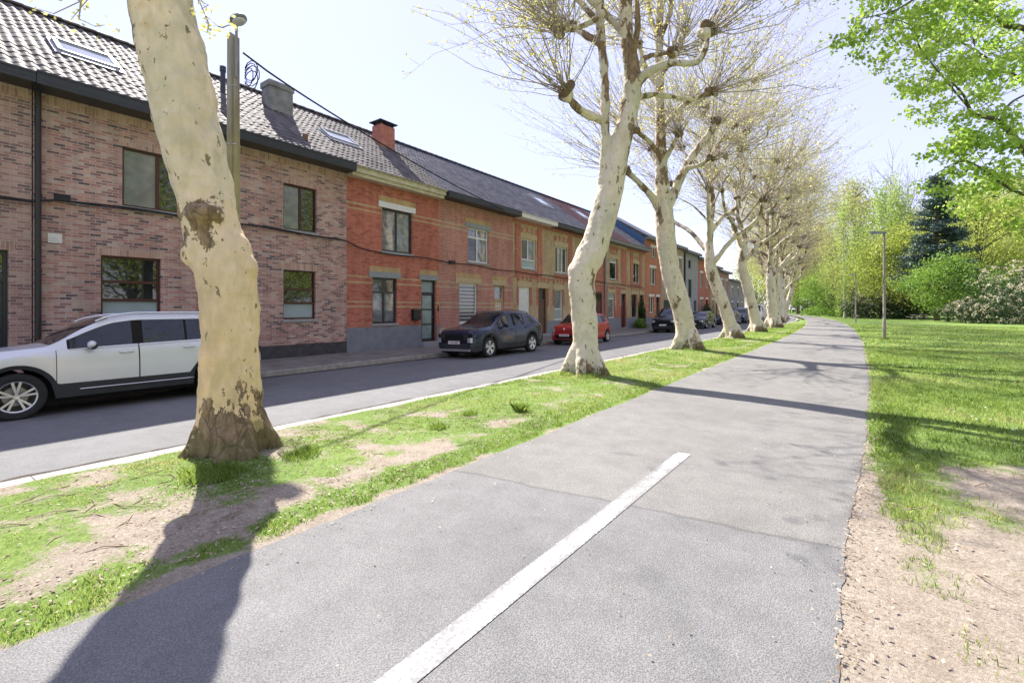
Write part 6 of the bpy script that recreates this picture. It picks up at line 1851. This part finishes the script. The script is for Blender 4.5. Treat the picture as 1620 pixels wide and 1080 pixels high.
MPV = dict(SUV2, L=4.4, W=1.85, H=1.82, paint=P_BLACK, rails=(1.7, 3.9), axles=(.85, 3.6), r=.33, clad=.12,
           top=[(0, .82), (.05, .95), (.2, 1.04), (.7, 1.13), (.95, 1.2), (1.4, 1.55), (1.75, 1.74), (2.2, 1.82), (3.6, 1.82), (4.1, 1.76), (4.3, 1.4), (4.38, 1.0), (4.4, .8)],
           belt=[(0, .74), (.3, .95), (1.0, 1.08), (4.1, 1.16), (4.4, .76)], doors=[(1.2, 2.2), (2.21, 3.2)], glass=[(1.35, 2.12), (2.28, 3.1), (3.2, 3.95)], ws=(.92, 1.72), rw=(4.1, 4.37), wheel=(5, .03, .04, 0),
           front=[('grille', GAP, -.5, .5, .74, .86, .014), ('headlight', HLAMP, .56, .8, .74, .9, .02), ('lower_intake', CLAD, -.65, .65, .3, .5, .014)], plate=(.56, None), patches=[('tail_light', (4.15, 4.4), (3, 4))])
car('parked_car', 'black people carrier parked behind the third plane tree by the bicycles', (-11.3, 33.9 + 2.2, CZ), MPV)
EST = dict(SUV2, L=4.65, W=1.8, H=1.5, paint=P_GREY, chrome=True, rails=(2.2, 4.0), axles=(.9, 3.6), r=.32, clad=0, cladband=False, sill=.22,
           top=[(0, .7), (.05, .8), (.2, .87), (.7, .95), (1.15, .99), (1.3, 1.03), (1.8, 1.32), (2.2, 1.45), (2.6, 1.49), (3.6, 1.46), (4.1, 1.37), (4.4, 1.1), (4.58, .9), (4.65, .75)],
           belt=[(0, .62), (.3, .8), (1.3, .92), (3.0, .95), (4.2, 1.0), (4.65, .72)], doors=[(1.45, 2.45), (2.46, 3.4)], glass=[(1.6, 2.38), (2.52, 3.25), (3.32, 3.95)], ws=(1.22, 2.15), rw=(4.1, 4.5), wheel=(5, .03, .04, 0),
           front=[('grille', GAP, -.42, .42, .52, .68, .014), ('headlight', HLAMP, .5, .78, .58, .74, .02), ('lower_intake', CLAD, -.6, .6, .24, .4, .014)], plate=(.44, None), patches=[('tail_light', (4.3, 4.65), (3, 4))])
car('parked_car', 'dark grey estate car with pale trim parked between the third and fourth plane trees', (-11.3, 41.7 + 2.3, CZ), EST)
car('parked_car', 'blue estate car parked beyond the dark grey one', (-11.35, 53.5 + 2.3, CZ), dict(EST, paint=P_BLUE))
car('parked_car', 'dark blue people carrier parked right of the fourth plane tree trunk', (-11.45, 60.6 + 2.2, CZ), dict(MPV, paint=P_BLUE, H=1.7))
car('parked_car', 'red hatchback parked far along the street behind the fifth plane tree', (-11.5, 66.8, CZ), MINI)
VAN = dict(MPV, L=5.2, W=2.0, H=2.3, paint=P_WHITE, rails=None, axles=(.95, 4.2), r=.34, top=[(0, .9), (.05, 1.05), (.3, 1.2), (.75, 1.32), (1.3, 1.95), (1.7, 2.24), (2.2, 2.3), (5.0, 2.3), (5.12, 2.2), (5.18, 1.2), (5.2, .8)],
           belt=[(0, .8), (.4, 1.1), (1.0, 1.25), (2.2, 1.28), (5.1, 1.3), (5.2, .8)], doors=[(1.15, 2.2)], glass=[(1.3, 2.1)], ws=(.8, 1.65), rw=(5.1, 5.12), patches=[('tail_light', (5.0, 5.2), (2, 3))], cat='van')
car('parked_van', 'white van parked far along the street beyond the blue cars', (-11.7, 76, CZ), VAN)
car('parked_car', 'dark suv at the far end of the street before the bend', (-9.3 + rb(92), 90, CZ), dict(SUV2, paint=P_GREY, plate=(None, None)))

# ------------------------------------------------------------------ street furniture in the park
def park_lamp(label, x, y, first=None):
    if first:
        o = copy_tree(first); o.location = (x, y, 0); o['label'] = label; return o
    T = thing('park_lamp', label, 'street lamp', (x, y, 0), 'park lamps along the path', local=True)
    MB().tube([(0, 0, -.1), (0, 0, 1.0), (0, 0, 1.02), (0, 0, 5.75)], [.085, .08, .068, .05], 14).build('pole', plain('weathered_lamp_pole', (.26, .23, .19), .6, var=.2, scale=3), T, True, 40)
    d = -IMR
    m = MB(); a = Vector((0, 0, 5.72))
    side = Vector((-d.y, d.x, 0))
    def fr(u, v, z): return tuple(a + d * u + side * v + Vector((0, 0, z)))
    prof = [(-.09, .06), (.05, .12), (.35, .15), (.62, .15), (.74, .1)]
    vs = []
    for u, w in prof: vs += [fr(u, -w, .02), fr(u, w, .02), fr(u, w * .8, .13), fr(u, -w * .8, .13)]
    fs = []
    for k in range(len(prof) - 1):
        for q in range(4): fs.append((4 * k + q, 4 * k + (q + 1) % 4, 4 * k + 4 + (q + 1) % 4, 4 * k + 4 + q))
    fs += [(3, 2, 1, 0), tuple(range(4 * len(prof) - 4, 4 * len(prof)))]
    h = m.add(vs, fs).build('lamp_head', M_LAMPGREY, T, True, 30)
    g = MB(); vs = []
    for u, w in ((.12, .09), (.6, .11)): vs += [fr(u, -w, -.03), fr(u, w, -.03), fr(u, w, .021), fr(u, -w, .021)]
    g.add(vs, [(0, 1, 5, 4), (1, 2, 6, 5), (3, 0, 4, 7), (0, 3, 2, 1), (4, 5, 6, 7)]).build('lamp_glass', M_LAMPGLASS, h)
    return T
l1 = park_lamp('nearest tall grey park lamp on a slim pole at the lawn edge', 1.16, 32.68)
park_lamp('second park lamp further along the path, half the size of the nearest', -.2, 70.6, l1)
park_lamp('farthest park lamp, tiny against the deep green tree', *at(1338, 100), l1)

bx, by = at(1454, 70)
T = thing('picnic_table', 'grey picnic table with two benches standing at the far edge of the lawn', 'picnic table', (bx, by, 0), None, TH, local=True)
GW_ = plain('weathered_grey_wood', (.36, .33, .3), .85, var=.2)
m = MB()
for k in range(5): m.bbox(-1.0, 1.0, -.4 + k * .162, -.4 + k * .162 + .15, .71, .76, .008)
m.build('table_top', GW_, T)
for s in (-1, 1):
    m = MB()
    for k in range(2): m.bbox(-1.0, 1.0, s * .78 - .15 + k * .155, s * .78 - .005 + k * .155, .42, .46, .008)
    m.build('bench', GW_, T)
for sx in (-.7, .7):
    m = MB()
    for s in (-1, 1): m.tube([(sx, s * .2, .72), (sx, s * .62, 0)], .05, 6)
    m.box(sx - .05, sx + .05, -.92, .92, .36, .42)
    m.build('leg', GW_, T)

def bicycle(label, x, y, rz, col, lean):
    T = thing('bicycle', label, 'bicycle', (x, y, .06), 'bicycles against the striped house', rz, local=True)
    T.rotation_euler = (lean, 0, rz)
    for wx_ in (-.53, .53):
        W = empty_part('wheel', T, (wx_, 0, .34))
        m = MB().lathe([(.34 + .018 * math.cos(a), .018 * math.sin(a)) for a in np.linspace(0, 2 * math.pi, 9)[:-1]], 28, 'y', close=True); m.build('tyre', TYRE, W, True)
        m = MB()
        for k in range(12):
            a = k * math.pi / 6; m.tube([(0, .01 * (-1) ** k, 0), (.33 * math.cos(a), 0, .33 * math.sin(a))], .003, 3)
        m.build('spokes', M_METAL, W)
    fm = MB()
    A, B, C, D, E_ = (-.53, 0, .34), (-.08, 0, .3), (-.22, 0, .82), (.36, 0, .86), (.53, 0, .34)
    for a, b in ((A, B), (A, C), (B, C), (B, D), ((-.2, 0, .74), D), (D, E_), (D, (.33, 0, 1.0))): fm.tube([a, b], .018, 7)
    fm.build('frame', plain('bicycle_paint', col, .35), T, True, 50)
    MB().tube([(.2, -.28, 1.02), (.34, -.2, 1.04), (.34, .2, 1.04), (.2, .28, 1.02)], .014, 7).build('handlebar', M_FRAMEBLACK, T, True)
    s = MB(); s.ball((-.25, 0, .9), .13, sub=2, sc=(1.1, .6, .35)); s.tube([(-.22, 0, .8), (-.24, 0, .9)], .014, 6); s.build('saddle', M_FRAMEBLACK, T, True)
    return T
bicycle('black bicycle leaning on the orange house beside the parked people carrier', -14.35, 42.2, 1.45, (.02, .02, .02), .12)
bicycle('dark red bicycle standing in front of the black one', -13.95, 42.9, 1.7, (.14, .02, .03), -.05)
# plants against the houses
shrub('climbing_plant', 'tall dark climbing plant beside the door of the yellow pillared house', -14.7, 38.75, .55, .55, 2.9, 31, LF_DARK, None, 0, .09, 2600, 'plant')
shrub('front_shrub', 'low dark green bush at the foot of the yellow pillared house', -14.4, 37.6, .8, 1.5, .95, 32, LF_GREEN, None, 0, .08, 2600)
shrub('front_shrub', 'dark green bush at the pavement far along the row', -14.2, 58.5, 1.2, 2.6, 2.6, 33, LF_DARK, None, 0, .14, 2600)
